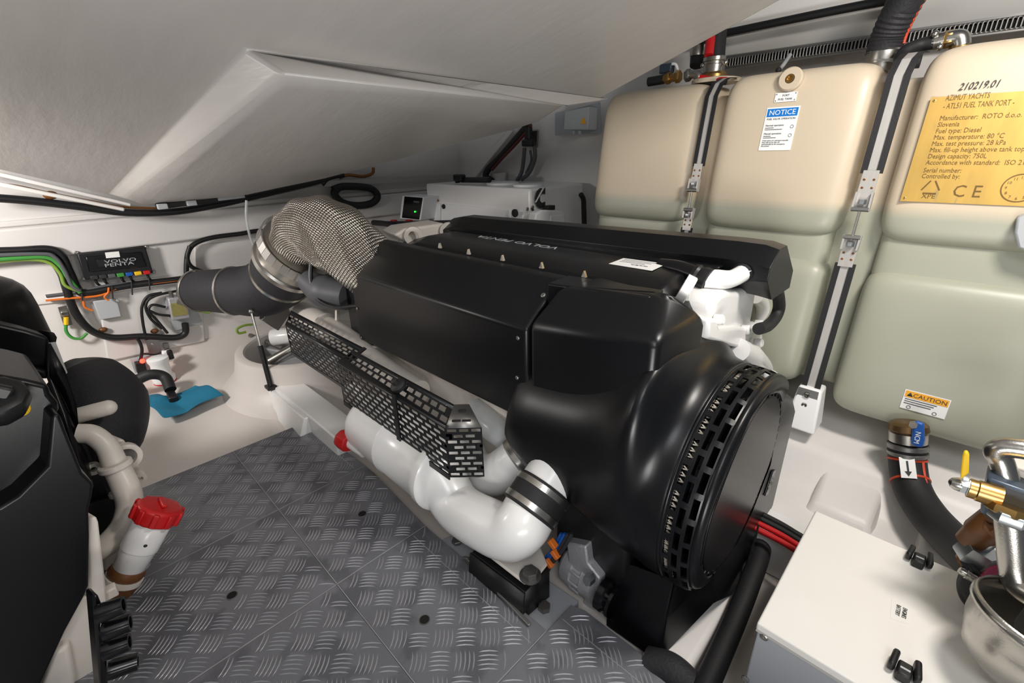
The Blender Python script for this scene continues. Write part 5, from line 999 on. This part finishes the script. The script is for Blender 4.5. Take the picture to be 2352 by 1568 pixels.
# ================================================================ FUEL FILTER
ff = thing('fuel_filter', PZ(2300, 1400, .3), 'twin fuel filter with steel pipes, blue-grey block and stainless bowl at right edge', 'fuel filter')
FY = .98
q = lambda u, v_, y=FY: PY(u, v_, y+.27)
MB().prism([q(2268, 1097), q(2420, 1150), q(2420, 1235), q(2342, 1205), q(2250, 1180)], (0, .07, 0)).build('manifold_block', 'blue_grey', ff, bevel=.006, seg=2)
MB().tube(spline([q(2315, 1110, 1.02), q(2300, 1060, 1.03), q(2288, 1040, 1.03), q(2300, 1028, 1.03), q(2340, 1030, 1.03), q(2420, 1045, 1.03)], 7), .021, 16).build('upper_pipe', 'steel', ff)
MB().tube(spline([q(2322, 1185, .95), q(2328, 1250, .94), q(2333, 1310, .93), q(2345, 1345, .92), q(2400, 1380, .90)], 7), .026, 18).build('lower_pipe', 'steel', ff)
MB().lathe(q(2330, 1165, .965), V(0, -.35, -.94), [(0, .040), (.004, .042), (.016, .042), (.02, .036)], 8).build('brass_flange', 'brass', ff); hexnut(MB(), q(2325, 1175, .95), V(0, -.2, -.97), .032, .024).build('pipe_nut', 'zinc', ff)
va = (q(2195, 1110, .965)-q(2290, 1140, .97)).normalized(); MB().lathe(q(2284, 1138, .97), va, [(-.01, .0225), (.026, .0225), (.028, .0205), (.040, .0205)], 12).build('valve_brass', 'brass', ff)
for k, (u, v_) in enumerate(((2236, 1123), (2221, 1118))): hexnut(MB(), q(u, v_, .968), va, .017, .0115).build('valve_nut', 'zinc', ff)
MB().lathe(q(2208, 1114, .966), va, [(0, .014), (.008, .014), (.017, .010), (.021, .003)], 14).build('dome_nut', 'steel', ff)
MB().bar(q(2217, 1110, .97), q(2220, 1085, .96), .012, .003, (0, -1, 0)).build('lever_stem', 'steel', ff); MB().prism([q(u, v_, .955) for u, v_ in ((2205, 1103), (2210, 1050), (2213, 1038), (2222, 1038), (2226, 1046), (2225, 1088), (2214, 1096))], (0, .012, 0)).build('lever_grip', 'yellow', ff, bevel=.003, seg=2)
MB().lathe(q(2352, 1105, 1.08), (0, 0, 1), [(-.06, .05), (.03, .05), (.04, .04)], 20).build('filter_head', 'cream_paint', ff)
MB().lathe(q(2290, 1190, 1.05), V(-.25, 0, -1), [(0, .030), (.05, .033), (.06, .030), (.09, .028)], 18).build('brown_sight_cap', 'brown_plastic', ff); MB().prism([q(2260, 1195, 1.02), q(2275, 1215, 1.0), q(2300, 1200, 1.0), q(2318, 1225, 1.0), q(2290, 1245, 1.0), q(2255, 1215, 1.02)], (0, .02, 0)).build('brown_lever', 'brown_plastic', ff, bevel=.004)
MB().lathe(q(2268, 1230, 1.05), V(-.3, 0, -1), [(0, .024), (.05, .024)], 12).build('nipple', 'zinc', ff); hexnut(MB(), q(2258, 1258, 1.04), V(-.3, 0, -1), .036, .042).build('hex_coupling', 'zinc', ff); MB().lathe(q(2245, 1295, 1.04), V(-.3, 0, -1), [(0, .036), (.012, .036)], 20).build('copper_washer', 'copper', ff)
MB().lathe(q(2203, 1308, .98), q(2235, 1328, .98)-q(2203, 1308, .98), [(0, .007), (.004, .009), (.012, .009), (.013, .011), (.018, .011), (.019, .010), (.05, .010)], 14).build('sensor_plug', 'steel', ff)
cable('sensor_sleeve', [q(2236, 1312, 1.0), q(2224, 1345, .99), q(2232, 1375, .98), q(2258, 1395, .98), q(2300, 1415, .98)], .020, 'black_plastic', parent=ff, n=14); cable('red_lead', [q(2240, 1383, .96), q(2265, 1398, .96), q(2300, 1420, .96)], .008, 'red', parent=ff)
for k in range(4): cable('magenta_wire', [q(2268-6*k, 1310+6*k, .98), q(2290, 1300+5*k, .98), q(2330, 1302+6*k, .98), q(2400, 1310+6*k, .98)], .0035, 'magenta', parent=ff)
for k in range(3): cable('loom_wire', [q(2212+8*k, 1290, 1.02), q(2222+8*k, 1308, 1.0), q(2236+6*k, 1325, 1.0)], .006, 'ink', parent=ff)
cable('outlet_hose', [q(2260, 1318, 1.08), q(2300, 1340, 1.06), q(2350, 1362, 1.05), q(2420, 1390, 1.05)], .026, 'rubber', parent=ff, n=14)
bc = q(2402, 1432, .84); MB().lathe(bc, V(-.1, -.12, -1), [(-.01, .100), (0, .105), (.008, .105), (.012, .100), (.05, .097), (.11, .080), (.14, .05), (.15, .001)], 48, caps=False).build('drip_bowl', 'steel', ff, solid=.004, ang=60)
MB().lathe(bc+V(.03, .03, .05), V(-.1, -.12, -1), [(0, .045), (.02, .050), (.10, .050), (.14, .03)], 28).build('filter_canister', 'steel_dull', ff)
# ================================================================ NEIGHBOURING ENGINE (left edge)
e2 = thing('marine_engine', V(-1.6, -.5, 0), 'second marine engine with black covers, red oil cap and cream pipes at the left edge', 'engine')
W = lambda L, x: [PX(u, v_, x) for u, v_ in L]
# air filter dome
dc = PX(-50, 790, -2.35); MB().lathe((dc.x, dc.y-.02, dc.z-.05), (0, 0, 1), [(0, .205), (.15, .20), (.19, .196), (.22, .186), (.243, .168), (.26, .145), (.272, .115), (.279, .08), (.282, .04), (.283, .001)], 56).build('air_filter_dome', 'black_cover', e2); MB().box((dc.x, dc.y-.03, dc.z+.245), (.05, .05, .05)).build('dome_clip', 'black_plastic', e2, bevel=.008)
MB().prism(W([(112, 765), (125, 762), (133, 775), (130, 790), (118, 792)], -2.2), (-.08, -.03, 0)).build('filter_clip', 'black_plastic', e2, bevel=.006); MB().prism(W([(118, 786), (128, 785), (155, 855), (150, 862), (140, 850)], -2.15), (-.02, -.05, 0)).build('filter_strip', 'white_plastic', e2)
MB().bb(-2.75, -1.5, -1.05, -.27, .30, dc.z-.06).build('engine_block', 'black_cover', e2, bevel=.04, seg=3); MB().bb(-2.6, -1.55, -.95, -.3, .0, .32).build('oil_sump', 'cream_paint', e2, bevel=.04, seg=3)
# upper shroud plates
MB().prism(W([(-120, 715), (0, 744), (60, 758), (105, 772), (115, 780), (114, 852), (112, 862), (0, 835), (-120, 810)], -1.95), (-.10, -.02, 0)).build('upper_shroud', 'black_cover', e2, bevel=.012, seg=3)
MB().prism(W([(-120, 810), (0, 826), (60, 836), (112, 852), (114, 872), (60, 868), (0, 852), (-120, 840)], -1.90), (-.12, -.02, 0)).build('shroud_lip', 'black_cover', e2, bevel=.012, seg=4)
MB().poly(W([(115, 785), (150, 852), (175, 925), (183, 1005), (150, 920), (116, 860)], -1.9)).build('shroud_flank', 'black_cover', e2, solid=.012)
MB().poly([PX(116, 788, -1.94), PX(150, 852, -2.1), PX(176, 930, -2.05), PX(215, 1115, -1.75), PX(205, 1140, -1.70), PX(150, 950, -1.85), PX(116, 862, -1.9)]).build('side_shroud', 'black_cover', e2, solid=.01)
# front housing with the filler recess
MB().prism(W([(-150, 850), (0, 862), (60, 872), (112, 884), (117, 905), (134, 925), (138, 945), (118, 962), (112, 1060), (106, 1075), (40, 1145), (0, 1170), (-150, 1240)], -1.45), (-.30, -.03, 0)).build('front_housing', 'black_cover', e2, bevel=.015, seg=4)
MB().prism(W([(118, 955), (136, 950), (150, 985), (190, 1085), (215, 1110), (212, 1140), (204, 1170), (206, 1230), (204, 1345), (195, 1368), (150, 1450), (100, 1560), (60, 1640), (-200, 1700), (-200, 1240), (0, 1165), (40, 1140), (108, 1072)], -1.38), (-.35, -.05, 0)).build('lower_housing', 'black_cover', e2, bevel=.03, seg=5)
cp = PX(-10, 925, -1.38); MB().lathe(cp, V(.5, .1, .86), [(-.03, .045), (0, .055), (.02, .055), (.03, .048), (.03, .01)], 10).build('filler_cap', 'black_plastic', e2, bevel=.006); MB().bar(PX(-20, 895, -1.36), PX(28, 905, -1.36), .022, .03).build('cap_grip', 'black_plastic', e2, bevel=.006); MB().lathe(PX(42, 942, -1.40), V(.5, .1, .86), [(0, .02), (.004, .02), (.006, .012)], 16).build('dipstick', 'yellow', e2)
# black insulating sleeve
MB().tube(spline([PX(150, 850, -2.35), PX(190, 880, -2.3), PX(225, 930, -2.2), PX(222, 1000, -2.1), PX(180, 1060, -2.0)], 7), [.06, .13, .155, .14, .10], 28).build('exhaust_sleeve', 'hose_fabric', e2)
# cream pipes
MB().tube([PX(150, 962, -1.95), PX(248, 936, -1.93)], .0255, 18).build('cross_pipe', 'cream_paint', e2); MB().ball(PX(248, 936, -1.93), .0255, 18).build('pipe_end', 'cream_paint', e2)
MB().tube(spline([PX(175, 995, -1.85), PX(212, 998, -1.84), PX(245, 1025, -1.82), PX(266, 1070, -1.78), PX(290, 1120, -1.74), PX(298, 1160, -1.72), PX(285, 1205, -1.70), PX(252, 1245, -1.68), PX(225, 1262, -1.68)], 7), [.030, .030, .030, .034, .037, .036, .036, .036, .036], 20).build('coolant_pipe', 'cream_paint', e2)
for (u, v_), (u2, v2), r in (((262, 1063), (270, 1080), .042), ((284, 1118), (289, 1128), .040)):
    p, qd = PX(u, v_, -1.775), PX(u2, v2, -1.77); MB().lathe(p, qd-p, [(0, r), (.003, r+.003), (.016, r+.003), (.02, r)], 20).build('pipe_collar', 'cream_paint', e2)
# castings
MB().prism(W([(205, 1075), (225, 1060), (270, 1010), (285, 1008), (300, 1030), (298, 1065), (322, 1068), (328, 1085), (315, 1115), (300, 1125), (270, 1150), (235, 1160), (225, 1155), (215, 1120)], -1.88), (-.12, -.04, 0)).build('timing_casting', 'cream_paint', e2, bevel=.008, seg=3)
MB().lathe(PX(285, 1045, -1.87), (1, .1, .1), [(0, .045), (.03, .045), (.03, .03), (.0, .028)], 24, caps=False).build('casting_ring', 'cream_paint', e2, ang=40); MB().lathe(PX(285, 1045, -1.865), (1, .1, .1), [(0, .029), (.002, .029)], 20).build('ring_bore', 'steel_dull', e2)
for u, v_ in ((316, 1092), (238, 1153), (210, 1070)): MB().lathe(PX(u, v_, -1.86), (1, .1, 0), [(0, .020), (.03, .020), (.03, .009), (.01, .008)], 16, caps=False).build('casting_boss', 'cream_paint', e2, ang=40)
MB().prism(W([(206, 1190), (222, 1185), (228, 1200), (250, 1390), (235, 1400), (205, 1380), (200, 1230)], -1.42), (-.06, -.02, 0)).build('side_rail', 'cream_paint', e2, bevel=.006, seg=2)
MB().prism(W([(205, 1365), (240, 1370), (246, 1568), (250, 1700), (60, 1700), (120, 1500), (190, 1372)], -1.43), (-.15, -.05, 0)).build('crankcase_front', 'cream_paint', e2, bevel=.01, seg=3); MB().prism(W([(120, 1500), (160, 1480), (175, 1560), (150, 1700), (60, 1700)], -1.40), (-.05, 0, 0)).build('crankcase_rib', 'cream_paint', e2, bevel=.012, seg=3)
MB().prism(W([(240, 1230), (300, 1230), (330, 1310), (300, 1330), (235, 1310)], -1.80), (-.1, 0, 0)).build('sump_casting', 'cream_paint', e2, bevel=.01)
MB().bb(-2.1, -1.85, -.4, -.06, .0, .5).build('crankcase', 'black_plastic', e2, bevel=.02); MB().prism(W([(195, 1160), (260, 1140), (270, 1200), (240, 1240), (200, 1250)], -1.82), (-.02, 0, 0)).build('dark_recess', 'black_plastic', e2)
# red-capped oil filler
o0, o1 = PX(298, 1300, -1.60), PX(352, 1195, -1.60); od = (o1-o0).normalized()
MB().lathe(o0, od, [(-.01, .036), (0, .044), (.06, .048), (.062, .051), (.15, .053), (.155, .048)], 26).build('oil_filler_tube', 'white_paint', e2, ang=50)
rcap = MB().lathe(o0+od*.150, od, [(0, .058), (.004, .062), (.045, .064), (.052, .056), (.054, .02)], 14).build('oil_filler_cap', 'red', e2, bevel=.005); rcap['label'] = 'bright red screw cap of the oil filler'
MB().bar(o0+od*.21-V(.03, 0, 0), o0+od*.21+V(.03, 0, 0), .014, .01, od).build('cap_ridge', 'red', rcap, bevel=.003)
for k in range(10):
    qa, qb = frame(od); th = 2*math.pi*k/10; rd = qa*math.cos(th)+qb*math.sin(th); MB().bar(o0+od*.155+rd*.063, o0+od*.197+rd*.064, .016, .012, rd).build('cap_rib', 'red', rcap, bevel=.003)
MB().ball(PX(334, 1252, -1.552), .006).build('oil_mark', 'ink', e2); MB().lathe(o0-od*.03, od, [(0, .046), (.012, .05), (.026, .046)], 24).build('filler_sleeve', 'brown_plastic', e2); MB().lathe(o0-od*.052, od, [(0, .046), (.005, .051), (.02, .051)], 24).build('filler_band', 'cream_paint', e2)
MB().tube(spline([o0-od*.05, PX(275, 1345, -1.60), PX(235, 1365, -1.62)], 5), .045, 18).build('brown_elbow', 'brown_plastic', e2); MB().box(PX(253, 1358, -1.45), (.03, .03, .03)).build('rail_lug', 'cream_paint', e2, bevel=.004)
# black connector rail
MB().prism(W([(213, 1370), (225, 1365), (238, 1395), (232, 1440), (245, 1480), (250, 1580), (232, 1600), (222, 1480)], -1.22), (-.04, -.01, 0)).build('connector_rail', 'black_gloss', e2, bevel=.006, seg=2)
for u, v_, L_ in ((236, 1400, 48), (250, 1440, 50), (250, 1485, 48), (262, 1530, 55)):
    a, c = PX(u, v_+6, -1.20), PX(u+L_, v_-12, -1.19); MB().lathe(a, c-a, [(-.01, .021), (.0, .022), ((c-a).length-.01, .020), ((c-a).length, .020), ((c-a).length, .013), ((c-a).length-.03, .012)], 18).build('connector', 'black_gloss', e2, ang=50)
